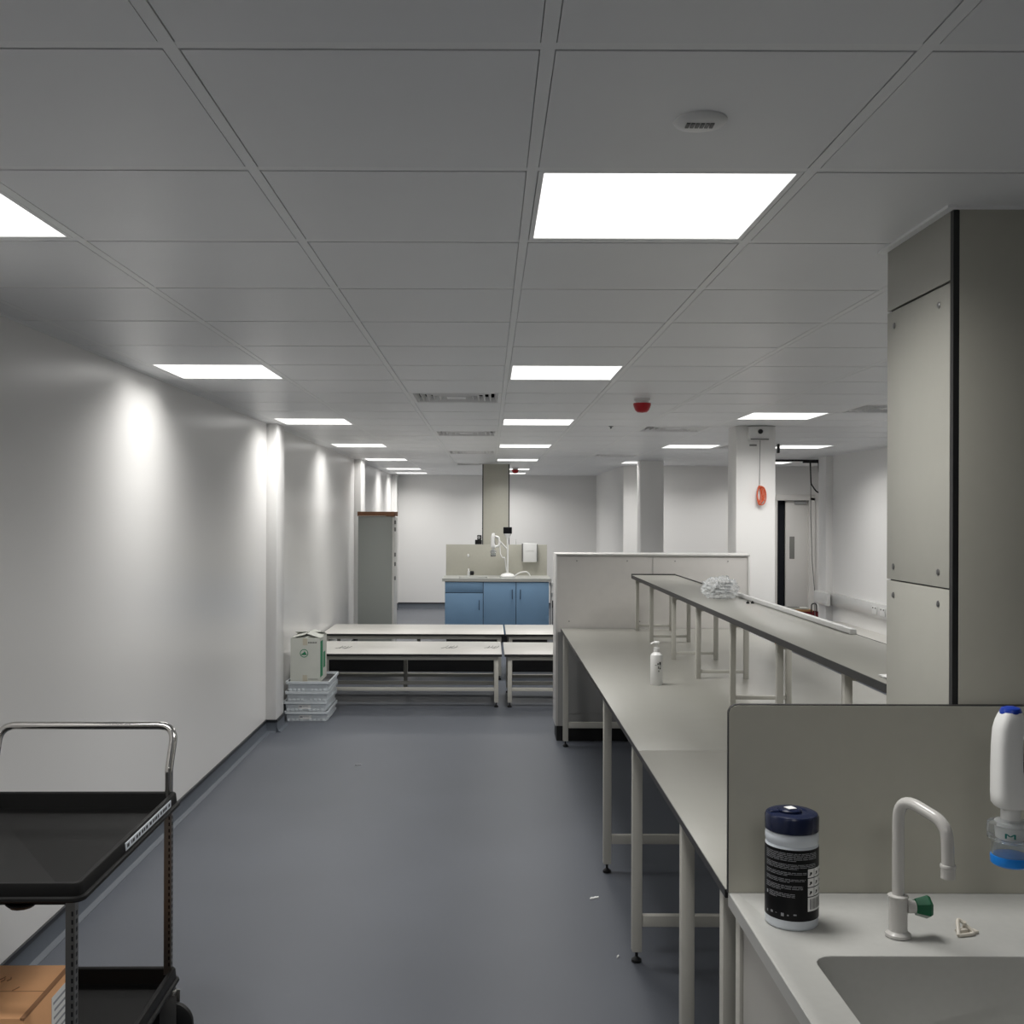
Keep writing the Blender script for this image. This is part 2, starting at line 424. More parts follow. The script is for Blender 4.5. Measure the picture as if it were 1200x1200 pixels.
# ------------------------------------------------------------------ columns
def service_column(name, lab, x0, x1, y0, y1, strip):
    r = thing(name, lab, 'column', ((x0+x1)/2, (y0+y1)/2, 0))
    b = .014
    B(x0+.010, x1-.010, y0+.004, y1-.004, 0, CEIL-.004).build('core', M['blackedge'], r)
    MB().box(x0+.0008, x0+.0154, y0-.003, y0+.0138, 0, CEIL-.011).box(x1-.0154, x1-.0008, y0-.003, y0+.0138, 0, CEIL-.011).build('corner_strip', M['blackedge'], r)
    splits = [(0, ZB-.03), (ZB, 1.62), (1.624, 2.36), (2.366, CEIL-.004)]
    for z0, z1 in splits:
        B(x0, x0+.010, y0+b, y1, z0, z1, bev=.001).build('side_panel', M['panel'], r)
        B(x1-.010, x1, y0+b, y1, z0, z1, bev=.001).build('side_panel', M['panel'], r)
    B(x0+.0155, x1-.0155, y0-.004, y0+.004, 0, CEIL-.004, bev=.001).build('front_panel', M['splash'], r)
    B(x0+.0155, x1-.0155, y1-.004, y1+.002, 0, CEIL-.004, bev=.001).build('rear_panel', M['splash'], r)
    for z in (2.318, 1.66, 1.582):
        for y in (y0+.075, y1-.05):
            MB().lathe([(.008, 0), (.008, -.002), (.005, -.004), (0, -.004)], (x0, y, z), 14, axis='X').build('screw', M['steel'], r)
    c = MB()
    c.box(x0-.02, x0, y0-.02, y1+.02, CEIL-.010, CEIL-.003).box(x1, x1+.02, y0-.02, y1+.02, CEIL-.010, CEIL-.003)
    c.box(x0, x1, y0-.012, y0-.004, CEIL-.010, CEIL-.003)
    c.build('ceiling_trim', M['tbar'], r)
    return r
service_column('service_column', 'greige boxed service column with black corner strip and screwed panels behind the near sink', 1.108, 1.51, 2.545, 2.96, 1)
service_column('service_column', 'distant greige service column with black edges behind the blue sink unit', -.096, .304, 15.62, 16.02, 1)
tag(B(2.05, 2.377, 8.82, 9.12, 0, CEIL-.004, bev=.006).build('column', M['paint'], loc=(2.2, 8.97, 0)), 'white square column with the emergency light box and orange cord', 'column', 'square white columns')
tag(B(2.08, 2.40, 14.6, 14.92, 0, CEIL-.004, bev=.006).build('column', M['paint'], loc=(2.24, 14.76, 0)), 'far square column with its shaded face, left of the white column', 'column', 'square white columns')

# ------------------------------------------------------------------ central bench
XE, XE2 = .575, 2.005
r = thing('lab_bench', 'long pale grey laboratory bench with the raised shelf, running down the middle', 'bench', (1.29, 5.4, 0))
w = B(XE+.001, XE2-.001, 4.083, 8.43, ZB-.022, ZB, bev=.0015); w.build('worktop', M['top'], r)
B(XE+.001, XE2-.001, 2.575, 4.080, ZB-.022, ZB, bev=.0015).build('worktop', M['top'], r)
e = MB(); e.box(XE, XE+.0012, 2.58, 8.43, ZB-.0225, ZB-.002).box(XE2-.0012, XE2, 2.58, 8.43, ZB-.0225, ZB-.002)
e.box(XE, XE2, 2.574, 2.5752, ZB-.0225, ZB-.002)
e.build('edge_strip', M['blackedge'], r)
def leg(x0, y0, zt, r, w=.04, foot=True):
    o = B(x0, x0+w, y0, y0+w, .045, zt, bev=.003).build('leg', M['frame'], r)
    f = MB().lathe([(.019, 0), (.021, .004), (.020, .012), (.009, .02), (.006, .022), (.006, .05)], (x0+w/2, y0+w/2, 0), 16)
    f.build('foot', M['foot'], o)
    return o
for y in (2.62, 3.18, 4.26, 5.33, 8.22):
    for x in (XE+.005, XE2-.045): leg(x, y, ZB-.023, r)
    B(XE+.046, XE2-.046, y+.004, y+.036, .145, .19, bev=.003).build('cross_rail', M['frame'], r)
    B(XE+.046, XE2-.046, y+.004, y+.036, ZB-.068, ZB-.024, bev=.003).build('top_rail', M['frame'], r)
for a, b in ((2.665, 3.175), (3.225, 4.255), (4.305, 5.325), (5.375, 8.215)):
    B(1.27, 1.31, a, b, ZB-.068, ZB-.024, bev=.003).build('long_rail', M['frame'], r)

# raised shelf
SX0, SX1, SZ = 1.118, 1.463, 1.326
r = thing('reagent_shelf', 'long raised shelf with black edge standing on the middle bench', 'shelf', (1.29, 5.6, ZB))
B(SX0+.002, SX1-.002, 2.99, 8.33, SZ-.026, SZ, bev=.001).build('shelf_board', M['top'], r)
e = MB(); e.box(SX0, SX0+.0025, 2.99, 8.332, SZ-.0265, SZ-.001).box(SX1-.0025, SX1, 2.99, 8.332, SZ-.0265, SZ+.001).box(SX0, SX1, 8.3295, 8.332, SZ-.0265, SZ+.001)
e.box(SX0, SX1, 8.326, 8.332, SZ-.001, SZ+.009).box(SX1-.005, SX1, 6.21, 8.332, SZ-.001, SZ+.007)
e.build('edge_strip', M['blackedge'], r)
for y in (3.42, 4.22, 5.03, 5.86, 6.64, 7.55, 8.27):
    for x in (1.146, 1.41):
        B(x, x+.026, y, y+.026, ZB, SZ-.027, bev=.002).build('post', M['frame'], r)
    B(1.173, 1.409, y+.004, y+.022, ZB+.03, ZB+.048, bev=.002).build('base_rail', M['frame'], r)
    B(1.173, 1.409, y+.002, y+.024, SZ-.06, SZ-.028, bev=.002).build('top_rail', M['frame'], r)
o = B(SX1-.028, SX1-.002, 4.22, 6.2, SZ+.0015, SZ+.022, bev=.002)
o.box(SX1-.0285, SX1-.0015, 5.2, 5.203, SZ+.0015, SZ+.0225)
tag(o.build('trunking_strip', M['trunk'], loc=(SX1-.015, 5.2, SZ)), 'long white plastic trunking strip lying along the back edge of the raised shelf', 'trunking')
# clear bag with a grey coil inside, and two small dark fixings
r = thing('plastic_bag', 'crumpled clear plastic bag with metal parts inside, on the raised shelf', 'bag', (1.31, 6.02, SZ))
bm = bmesh.new(); bmesh.ops.create_icosphere(bm, subdivisions=5, radius=1)
for v in bm.verts:
    d = v.co.copy(); n = noise.noise(d*2.3+Vector((3, 1, 7)))*.25 + noise.noise(d*6.0)*.17 + abs(noise.noise(d*11.0))*.16
    c = d*(1+n); v.co = Vector((1.31 + c.x*.096, 6.02 + c.y*.075, SZ+.056 + max(c.z*.066, -.054)))
bm.verts.index_update()
mb = MB().add([tuple(v.co) for v in bm.verts], [tuple(v.index for v in f.verts) for f in bm.faces]); bm.free()
mb.build('bag_film', M['film'], r)
mb = MB()
for q in range(4):
    pts = [(1.315+.045*math.cos(a)+.006*q, 6.02+.03*math.sin(a), SZ+.03+.018*q+.004*math.sin(3*a)) for a in [2*PI*t/24 for t in range(25)]]
    mb.tube(pts, .005, 8)
mb.build('metal_coil', M['metalw'], r)
for q, x in enumerate((1.385, 1.41)):
    tag(MB().lathe([(.009, 0), (.009, .008), (.004, .010), (.004, .014), (0, .014)], (x, 5.68, SZ), 12).build('screw_fixing', M['foot'], loc=(x, 5.68, SZ)),
        'tiny black fixing on the raised shelf beside the clear bag, %s of two' % ('left' if q == 0 else 'right'), 'fixing', 'loose fixings on the shelf')
o = MB(); n = 9; vs = []
for a in range(n):
    for b in range(n):
        vs.append((1.15+.13*a/(n-1), 3.03+.11*b/(n-1), SZ+.004+.006*abs(noise.noise(Vector((a*.7, b*.6, 2))))))
fs = [(a*n+b, (a+1)*n+b, (a+1)*n+b+1, a*n+b+1) for a in range(n-1) for b in range(n-1)]
o.add(vs, fs); o.add([(v[0], v[1], v[2]-.0035) for v in vs], [tuple(reversed(f)) for f in fs])
tag(o.build('paper_sheet', M['paper'], loc=(1.2, 3.08, SZ)), 'white paper sheet on the raised shelf against the near service column', 'paper')

# pump bottle
def pump_bottle(x, y):
    r = thing('pump_bottle', 'white pump dispenser bottle standing on the middle bench', 'bottle', (x, y, ZB))
    MB().lathe([(.030, 0), (.032, .003), (.032, .150), (.030, .160), (.017, .172), (.013, .176), (.013, .178), (0, .178)], (x, y, ZB), 32).build('body', M['white'], r)
    MB().lathe([(.0155, .178), (.0155, .196), (.008, .199), (.006, .2), (.006, .216), (0, .216)], (x, y, ZB), 24).build('collar', M['white'], r)
    m = MB().lathe([(.013, .216), (.015, .219), (.015, .227), (.012, .231), (0, .232)], (x, y, ZB), 24)
    m.tube([(x, y, ZB+.224), (x-.02, y-.008, ZB+.224), (x-.033, y-.013, ZB+.216)], .0045, 10)
    m.build('pump_head', M['white'], r)
    l = MB()
    for (u, z, ww, hh) in ((.10, .108, .20, .010), (.20, .088, .15, .014), (.42, .108, .3, .016), (.45, .085, .22, .010), (.25, .072, .16, .008), (.55, .098, .12, .008), (-.3, .105, .3, .003)):
        pts = []
        for t in (0, .33, .67, 1):
            a = -PI/2 + (u-.1) + ww*t
            pts.append((a, z))
        vs = []
        for rr in (.0318, .0326):
            for a, zz in pts: vs += [(x+rr*math.cos(a), y+rr*math.sin(a), ZB+zz), (x+rr*math.cos(a), y+rr*math.sin(a), ZB+zz+hh)]
        fs = [(8+2*i, 10+2*i, 11+2*i, 9+2*i) for i in range(3)] + [(0+2*i, 1+2*i, 3+2*i, 2+2*i) for i in range(3)]
        l.add(vs, fs)
    l.build('printed_label', M['inkdark'], r)
pump_bottle(.895, 5.66)

# ------------------------------------------------------------------ partition at the bench end
PX0, PX1, PY0, PY1, PZ = .532, 2.075, 8.44, 8.74, 1.487
r = thing('partition_screen', 'grey service partition with white trim closing the end of the middle bench', 'partition', (1.3, 8.59, 0))
B(PX0+.012, PX1-.02, PY0+.004, PY1-.004, .12, PZ-.02).build('panel_board', M['part'], r)
m = MB(); m.box(PX0+.02, PX1-.02, PY0, PY0+.003, .12, ZB-.03)
m.build('lower_board', M['parted'], r)
t = MB(); t.box(PX0+.012, PX1, PY0-.004, PY1+.004, PZ-.017, PZ, bev=.003)
t.box(PX1-.018, PX1, PY0-.004, PY1+.004, .12, PZ-.0175, bev=.003); t.box(PX0, PX0+.014, PY0-.004, PY1+.004, .12, PZ, bev=.003)
t.build('trim_frame', M['parttrim'], r)
B(PX0+.012, PX1-.02, PY0+.01, PY1-.01, 0, .12).build('plinth', M['foot'], r)
s = MB(); s.box(1.302, 1.306, PY0+.002, PY0+.0045, ZB+.01, PZ-.024)
s.build('panel_joint', M['parted'], r)
for x, z in ((.70, 1.43), (1.10, 1.43), (1.48, 1.43), (1.9, 1.43), (.64, .95), (1.2, .95), (1.95, .95)):
    MB().lathe([(.006, 0), (.006, -.002), (0, -.003)], (x, PY0+.004, z), 10, axis='Y').build('screw_cap', M['parted'], r)
w = B(PX0+.06, PX1-.06, PY0-.012, PY0, .22, ZB-.08, bev=.002)
w.build('cable_cover', M['parted'], r)

# ------------------------------------------------------------------ near sink bench
SY0, SY1 = 1.70, 2.54
r = thing('sink_bench', 'near grey resin sink bench with greige splashback at the bottom right', 'sink', (1.3, 2.1, 0))
X0, X1 = XE-.001, 2.005
c = MB(); n = 4
def L(i, z): return rrect(X0+i, X1-i, SY0+i, SY1-i, .003, z, n)
bx0, bx1, by0, by1 = .668, 1.42, 1.80, 2.185
def H(i, rr, z): return rrect(bx0+i, bx1-i, by0+i, by1-i, rr, z, n)
c.loops([H(-.008, .05, ZB-.028), L(.0, ZB-.028), L(0, ZB+.004), L(.002, ZB+.006), L(.020, ZB+.006), L(.028, ZB), H(-.006, .046, ZB), H(-.002, .042, ZB-.002), H(0, .04, ZB-.008), H(.006, .045, ZB-.19), H(.03, .06, ZB-.225), H(.09, .05, ZB-.235)], cap1=True)
c.loops([H(-.008, .05, ZB-.028), H(-.008, .05, ZB-.2), H(.02, .06, ZB-.24), H(.09, .05, ZB-.245)], cap1=True)
c.build('counter_and_bowl', M['resin'], r)
# splashback with rounded upper corners (lies in the XZ plane)
def plate(x0, x1, z0, z1, y0, y1, rr, n=6):
    l = []
    base = [(x1, z0), ] + [(x1-rr+rr*math.cos(a), z1-rr+rr*math.sin(a)) for a in [PI/2*i/n for i in range(n+1)]] + [(x0+rr+rr*math.cos(a), z1-rr+rr*math.sin(a)) for a in [PI/2+PI/2*i/n for i in range(n+1)]] + [(x0, z0)]
    return base
def ext(base, y0, y1, ins=0.0):
    return [[(x, y0, z) for x, z in base], [(x, y1, z) for x, z in base]]
b = plate(XE-.004, 2.005, ZB+.006, 1.349, 0, 0, .022)
e = MB(); e.loops(ext(b, 2.529, 2.541), cap0=True, cap1=True); e.build('splash_edge', M['blackedge'], r)
b = plate(XE-.002, 2.003, ZB+.007, 1.3465, 0, 0, .020)
e = MB(); e.loops(ext(b, 2.5275, 2.529), cap0=True, cap1=True); e.build('splashback', M['splash'], r)
B(XE+.016, XE+.034, 1.74, 2.455, .12, ZB-.03, bev=.001).build('end_panel', M['endp'], r)
B(XE+.008, XE+.048, 2.46, 2.50, .0, ZB-.03, bev=.003).build('leg', M['frame'], r)
B(XE+.05, 2.0, 1.78, 1.80, .12, ZB-.03, bev=.001).build('front_panel', M['blue'], r)
B(1.97, 2.0, 1.80, 2.5, .12, ZB-.03).build('end_panel', M['cabedge'], r)
B(XE+.05, 1.97, 1.83, 2.48, 0, .12).build('plinth', M['foot'], r)
B(XE+.05, 1.968, 2.47, 2.488, .12, ZB-.03).build('back_panel', M['cabedge'], r)

# tap
def tap(x, y, s=1.0, lab='', lever=True):
    r = thing('tap', lab, 'tap', (x, y, ZB))
    z = ZB
    MB().lathe([(.0235*s, 0), (.0265*s, .002), (.0265*s, .008), (.0215*s, .012), (.0195*s, .014), (.0195*s, .084*s), (.0215*s, .086*s), (.0215*s, .089*s), (.016*s, .091*s), (0, .091*s)], (x, y, z), 32).build('body', M['whitegloss'], r)
    p = rpath([(x, y, z+.09*s), (x, y, z+.305*s), (x+.055*s, y-.115*s, z+.275*s), (x+.056*s, y-.118*s, z+.19*s)], .045*s, 9)
    MB().tube(p, .0125*s, 18).build('spout', M['whitegloss'], r)
    MB().lathe([(.0145*s, .002), (.0155*s, 0), (.0155*s, -.004), (.014*s, -.005), (.0145*s, -.026*s), (.011*s, -.027*s)], (x+.056*s, y-.118*s, z+.192*s), 24).build('nozzle', M['whitegloss'], r)
    MB().lathe([(.012*s, .018*s), (.0135*s, .020*s), (.0135*s, .036*s), (.010*s, .038*s)], (x, y, z+.064*s), 20, axis='X').build('valve_stem', M['whitegloss'], r)
    h = MB(); vs = []
    prof = [(.014, .036), (.018, .037), (.0255, .062), (.021, .0685), (.0, .070)]
    for rr, hh in prof[:-1]:
        for k in range(6):
            a = PI/6 + k*PI/3; vs.append((x+hh*s, y+rr*s*math.cos(a), z+.064*s+rr*s*math.sin(a)))
    fs = [(i*6+k, i*6+(k+1) % 6, (i+1)*6+(k+1) % 6, (i+1)*6+k) for i in range(3) for k in range(6)]
    fs += [tuple(range(5, -1, -1)), tuple(range(18, 24))]
    h.add(vs, fs); h.build('green_handle', M['green'], r, smooth=False)['label'] = 'green faceted handle'
    return r
tap(.882, 2.285, 1.0, 'white swan-neck laboratory tap with green handle on the near sink bench')

# wipes tub
def tub(x, y):
    r = thing('wipes_tub', 'white wipes canister with black label and navy lid on the near sink bench', 'tub', (x, y, ZB))
    R = .0575
    MB().lathe([(R-.004, 0), (R-.001, .003), (R, .008), (R, .178), (R-.002, .181), (R-.001, .185), (R, .190), (R, .200), (R-.003, .206), (R-.006, .208), (0, .208)], (x, y, ZB), 48).build('body', M['tub'], r)
    MB().lathe([(R+.0006, .021), (R+.0006, .1745)], (x, y, ZB), 64).v
    lb = MB(); vs = []; seg = 64
    for rr, z in ((R-.0003, .022), (R+.0007, .022), (R+.0007, .176), (R-.0003, .176)):
        for k in range(seg):
            a = 2*PI*k/seg; vs.append((x+rr*math.cos(a), y+rr*math.sin(a), ZB+z))
    fs = [(i*seg+k, i*seg+(k+1) % seg, (i+1)*seg+(k+1) % seg, (i+1)*seg+k) for i in range(3) for k in range(seg)]
    lb.add(vs, fs); lo = lb.build('label', M['label'], r); lo['label'] = 'black printed label'
    def strip(mb, a0, a1, z0, z1, rr, mi=0):
        n = max(2, int((a1-a0)/.08)+1); vs = []
        for d in (-.0008, 0):
            for i in range(n):
                a = a0+(a1-a0)*i/(n-1)
                for z in (z0, z1): vs.append((x+(rr+d)*math.cos(a), y+(rr+d)*math.sin(a), ZB+z))
        o = 2*n
        fs = [(o+2*i, o+2*i+2, o+2*i+3, o+2*i+1) for i in range(n-1)] + [(2*i, 2*i+1, 2*i+3, 2*i+2) for i in range(n-1)]
        mb.add(vs, fs, mi)
    t = MB(); rnd = random.Random(3)
    view = math.atan2(-y, -x)                       # towards the aisle
    def tl_(z, a, b): strip(t, view-1.18+a, view-1.18+b, z, z+.0011, R+.0011)
    zz = .168
    for para in ((6, 2.25), (4, 2.2), (3, 1.75), (3, 1.7), (4, 1.6), (4, 1.3)):
        for q in range(para[0]):
            a = .05 if para[1] > 1.4 else .25
            end = para[1]*(1 if q < para[0]-1 else rnd.uniform(.4, .8))
            while a < end:
                wd = rnd.uniform(.10, .34); tl_(zz, a, min(a+wd, end)); a += wd+.03
            zz -= .0031
        zz -= .0052
    for q in range(6):
        a = .1+.23*q; strip(t, view-1.18+a, view-1.18+a+.06+.05*(q % 2), .031+.002*(q % 3), .036+.002*(q % 2), R+.0011)
    strip(t, view-1.18+.08, view-1.18+.17, .072, .079, R+.0011)
    t.build('label_text', M['ink'], lo)
    p = MB()
    for q in range(4):
        for c_ in range(3):
            z1 = .135-.0205*q; wd = .30
            if q == 3 and c_ > 0: continue
            strip(p, view+.62+c_*.32, view+.62+c_*.32+(wd if q < 3 else .94), z1-.0185 - (.012 if q == 3 else 0), z1, R+.0012)
    p.build('icon_squares', M['paper'], lo)
    p = MB()
    for q in range(3):
        for c_ in range(3):
            z1 = .135-.0205*q; a = view+.62+c_*.32
            strip(p, a+.09, a+.19, z1-.012, z1-.007, R+.0016); strip(p, a+.06, a+.14, z1-.014, z1-.012, R+.0016)
    for q in range(12): strip(p, view+.72+.06*q, view+.72+.06*q+(.02 if q % 3 else .035), .047, .070, R+.0016)
    p.build('icon_print', M['inkdark'], lo)
    l = MB().lathe([(R-.004, .207), (R+.0005, .209), (R+.001, .238), (R-.002, .244), (R-.008, .247), (.034, .2475), (.032, .2455), (0, .2455)], (x, y, ZB), 48)
    lid = l.build('lid', M['navy'], r)
    b = MB().lathe([(.026, .2455), (.026, .250), (.023, .2525), (0, .2535)], (x-.004, y, ZB), 32, sx=1.0, sy=.9); b.box(x-.05, x-.03, y-.012, y+.012, ZB+.246, ZB+.2505, bev=.002)
    b.build('flip_cap', M['navy'], lid)
    rot = Matrix.Translation((x-.004, y-.002, ZB+.2539)) @ Matrix.Rotation(.35, 4, 'Z')
    B(-.010, .010, -.010, .010, 0, .0012, rot=rot).build('white_sticker', M['paper'], lid)['label'] = 'small white square sticker'
tub(.676, 2.365)

# little cream plastic clips by the tap
r = thing('plastic_clip', 'small cream triangular plastic clip lying by the near tap', 'clip', (1.032, 2.30, ZB), rz=.3)
p = rpath([(-.026, -.012, .004), (.016, -.014, .004), (-.004, .018, .03), (-.026, -.012, .004)], .007, 5)
MB().tube(p, .0042, 8).build('clip_loop', M['cream'], r, local=True)
m = B(-.016, .006, -.006, .004, .0, .012, bev=.002).box(.006, .03, -.01, .008, 0, .007, bev=.002)
m.build('clip_base', M['cream'], r, local=True)
p = rpath([(-.012, .012, .004), (.012, .016, .005), (.0, .0, .026)], .006, 5)
MB().tube(p, .0036, 8).build('clip_tongue', M['cream'], r, local=True)

# ------------------------------------------------------------------ water dispensers
def dispenser(px, py, hx, hy, hz, lab, pole_h=.62, logo=True, yaw=0.0):
    """stand at (px,py) on a worktop, handset hanging at (hx,hy) with its lowest point hz above the worktop"""
    r = thing('water_dispenser', lab, 'water dispenser', (px, py, ZB))
    z = ZB
    st = MB(); st.loops([rrect(px-.10, px+.10, py-.075, py+.075, .03, z, 5), rrect(px-.10, px+.10, py-.075, py+.075, .03, z+.022, 5), rrect(px-.085, px+.085, py-.06, py+.06, .03, z+.045, 5), rrect(px-.04, px+.04, py-.035, py+.035, .02, z+.06, 5)], cap0=True, cap1=True)
    st.build('base', M['white'], r)
    tr = MB(); tr.loops([rrect(px-.112, px+.112, py-.085, py+.085, .03, z, 5), rrect(px-.112, px+.112, py-.085, py+.085, .03, z+.008, 5)], cap0=True, cap1=True)
    tr.build('drip_tray', M['metalw'], r)
    MB().tube([(px, py, z+.055), (px, py, z+pole_h-.10)], .014, 16).build('pole', M['white'], r)
    MB().lathe([(.015, pole_h-.11), (.018, pole_h-.08), (.05, pole_h-.035), (.055, pole_h-.015), (0, pole_h-.015)], (px, py, z), 24, sy=.6).build('neck', M['white'], r)
    s = B(px-.062, px+.062, py-.03, py+.012, z+pole_h-.016, z+pole_h+.078, bev=.006); so = s.build('screen_housing', M['blacks'], r)
    B(px-.054, px+.054, py-.0315, py-.0295, z+pole_h-.006, z+pole_h+.068).build('screen', M['label'], so)
    top = z+hz+.335
    p = rpath([(px, py, z+hz-.0+.10), (px-.05*(1 if hx < px else -1), (py+hy)/2+.03, z+hz+.15), (hx+.05*(1 if hx < px else -1), hy+.03, top-.07)], .03, 5)
    MB().tube(p, .011, 12).build('arm', M['white'], r)
    # handset
    h = MB(); ls = []; q0 = z+hz
    sec = [(.122, 0, .030, .028), (.130, 0, .0355, .032), (.150, -.001, .0355, .033), (.172, -.006, .030, .032), (.20, -.0085, .0275, .031), (.25, -.0085, .0265, .030), (.285, -.006, .0265, .029), (.303, -.003, .025, .027), (.315, -.001, .022, .024), (.322, 0, .019, .021)]
    for zz, ox, ax, ay in sec:
        ls.append([(hx + ox + ax*math.copysign(abs(math.cos(a))**.6, math.cos(a)), hy + ay*math.copysign(abs(math.sin(a))**.6, math.sin(a)), q0+zz) for a in [2*PI*k/32 for k in range(32)]])
    h.loops(ls, cap0=True, cap1=True)
    sg = 1
    g = rpath([(hx+.022*sg, hy, q0+.288), (hx+.075*sg, hy, q0+.275), (hx+.088*sg, hy, q0+.20), (hx+.075*sg, hy, q0+.145), (hx+.02*sg, hy, q0+.142)], .03, 6)
    h.tube(g, .016, 12)
    ho = h.build('handset', M['white'], r)
    MB().lathe([(.022, .318), (.022, .324), (.019, .330), (.010, .333), (0, .3335)], (hx, hy, q0), 28, sy=1.0).build('blue_button' if logo else 'top_button', M['bluebtn' if logo else 'white'], ho)
    MB().tube([(hx+.015, hy-.012, q0+.286), (hx+.019, hy-.010, q0+.22), (hx+.024, hy-.010, q0+.18)], .0035, 8).build('trigger', M['navy'], ho)
    MB().lathe([(.0185, .088), (.0195, .092), (.0195, .126)], (hx, hy, q0), 24).build('outlet_neck', M['white'], ho)
    MB().lathe([(.018, .098), (.022, .096), (.036, .092), (.045, .088), (.046, .080), (.0455, .056), (.042, .052), (.037, .05), (.037, .022), (.034, .022), (.034, .05), (.030, .055)], (hx, hy, q0), 40).build('filter_housing', M['clear'], r)
    MB().lathe([(.012, .090), (.030, .088), (.030, .084), (.024, .080), (.022, .058), (.012, .05), (.012, .09)], (hx, hy, q0), 40).build('filter_cartridge', M['white'], r)
    MB().lathe([(.034, .022), (.0385, .021), (.0395, .016), (.0385, .004), (.034, .0), (.028, .0), (.028, .01), (.030, .021)], (hx, hy, q0), 40).build('blue_cap' if logo else 'grey_cap', M['bluecap' if logo else 'cablegrey'], r)
    if logo:
        # small teal emblem on the housing, facing the aisle
        va = math.atan2(-hy, -hx); c = Vector((hx, hy, q0+.066)); d = Vector((math.cos(va), math.sin(va), 0)); sd = Vector((-d.y, d.x, 0))
        m = MB()
        def stroke(u0, w0, u1, w1, t=.0019):
            vs = []
            for off in (.0456, .0465):
                for (u, w) in ((u0-t, w0), (u0+t, w0), (u1+t, w1), (u1-t, w1)):
                    vs.append(c + d*off + sd*u + Vector((0, 0, w)))
            m.add(vs, [(4, 5, 6, 7), (3, 2, 1, 0), (0, 1, 5, 4), (1, 2, 6, 5), (2, 3, 7, 6), (3, 0, 4, 7)])
        for u0, w0, u1, w1 in ((-.0085, 0, -.0085, .010), (-.0075, .0095, .0, .004), (.0, .004, .0075, .0095), (.0085, .010, .0085, 0)): stroke(u0, w0, u1, w1)
        m.build('emblem', M['teal'], r)
    # hoses
    sgn = 1 if hx < px else -1
    p1 = rpath([(hx+.09*sg, hy, q0+.2), (hx+.10*sg, hy, q0+.04), (hx+.13*sg, hy, q0-.02), ((px+hx)/2+.06, hy, q0-.01), (px-.02*sgn, py-.02, z+.11), (px-.01*sgn, py, z+.06)], .05, 6)
    MB().tube(p1, .0085, 10).build('hose', M['white'], r)
    p2 = rpath([(px+.10, py, z+.022), (px+.18, py, z+.07), (px+.27, py+.01, z+.085), (px+.31, py+.02, z+.05), (px+.325, py+.03, z+.012)], .08, 6)
    MB().tube(p2, .0095, 10).build('supply_hose', M['white'], r)
    return r
dispenser(1.335, 2.30, 1.101, 2.24, .170, 'white hand-held water dispenser with blue button and clear filter above the near sink')
dispenser(.27, 15.2, .065, 15.12, .30, 'distant white water dispenser stand with hoses on the blue sink unit', pole_h=.64, logo=False)

# ------------------------------------------------------------------ far blue sink unit
FX0, FX1, FY0, FY1 = -.63, .865, 14.85, 15.6
r = thing('sink_unit', 'distant blue-fronted sink unit with grey counter and splashback', 'sink unit', (.12, 15.2, 0))
B(FX0+.02, FX1-.02, FY0+.03, FY1, .1, ZB-.04).build('carcass', M['bluedark'], r)
B(FX0+.04, FX1-.04, FY0+.08, FY1, 0, .1).build('plinth', M['foot'], r)
c = MB(); n = 3
def L(i, z): return rrect(FX0-.02+i, FX1+.01-i, FY0+i, FY1-i, .003, z, n)
def H(i, rr, z): return rrect(-.42+i, -.02-i, FY0+.15+i, FY1-.22-i, rr, z, n)
c.loops([H(-.004, .03, ZB-.04), L(0, ZB-.04), L(0, ZB+.003), L(.003, ZB+.005), L(.02, ZB+.005), L(.026, ZB), H(-.004, .03, ZB), H(0, .03, ZB-.005), H(.01, .03, ZB-.16), H(.05, .03, ZB-.17)], cap1=True)
c.build('countertop', M['counter'], r)
B(FX0+.005, FX1-.01, FY1-.012, FY1, ZB+.001, 1.352, bev=.002).build('splashback', M['splash'], r)
xs = (FX0+.022, -.075, .385, FX1-.022)
fr = [(xs[0], xs[1]-.004, .70, ZB-.05, 'drawer'), (xs[0], xs[1]-.004, .12, .692, 'door'), (xs[1]+.004, xs[2]-.004, .12, ZB-.05, 'door'), (xs[2]+.004, xs[3], .12, ZB-.05, 'door')]
for a, b, z0, z1, nm in fr:
    o = B(a, b, FY0+.008, FY0+.028, z0, z1, bev=.002).build(nm, M['blue'], r)
    hx = (b-.05) if a < .3 else a+.055
    if nm == 'door':
        zt = z1-.10
        p = rpath([(hx, FY0+.008, zt), (hx, FY0-.022, zt), (hx, FY0-.022, zt-.13), (hx, FY0+.008, zt-.13)], .012, 4)
        MB().tube(p, .006, 8).build('handle', M['handleblue'], o)
tp = thing('tap', 'tiny distant low tap with dark handle on the blue sink unit', 'tap', (-.29, 15.46, ZB))
MB().lathe([(.02, 0), (.02, .07), (.01, .075), (0, .075)], (-.29, 15.46, ZB), 16).build('body', M['white'], tp)
MB().tube(rpath([(-.29, 15.46, ZB+.06), (-.29, 15.46, ZB+.10), (-.29, 15.36, ZB+.11), (-.29, 15.34, ZB+.08)], .03, 5), .008, 10).build('spout', M['white'], tp)
MB().lathe([(.016, .02), (.03, .025), (.03, .07), (.02, .078), (0, .078)], (-.29, 15.46, ZB+.045), 12, axis='X').build('dark_handle', M['foot'], tp)
r = thing('paper_dispenser', 'white paper towel holder with dark side hung on the far splashback', 'dispenser', (.61, 15.50, 1.1))
m = B(.50, .70, 15.47, 15.585, 1.10, 1.375, bev=.01); mo = m.build('towel_case', M['white'], r)
B(.485, .4995, 15.47, 15.585, 1.11, 1.37, bev=.003).build('dark_side', M['cablegrey'], r)
B(.7005, .715, 15.47, 15.585, 1.11, 1.36, bev=.003).build('dark_side', M['cablegrey'], r)
B(.54, .66, 15.464, 15.4695, 1.265, 1.277).build('slot', M['paper'], mo)
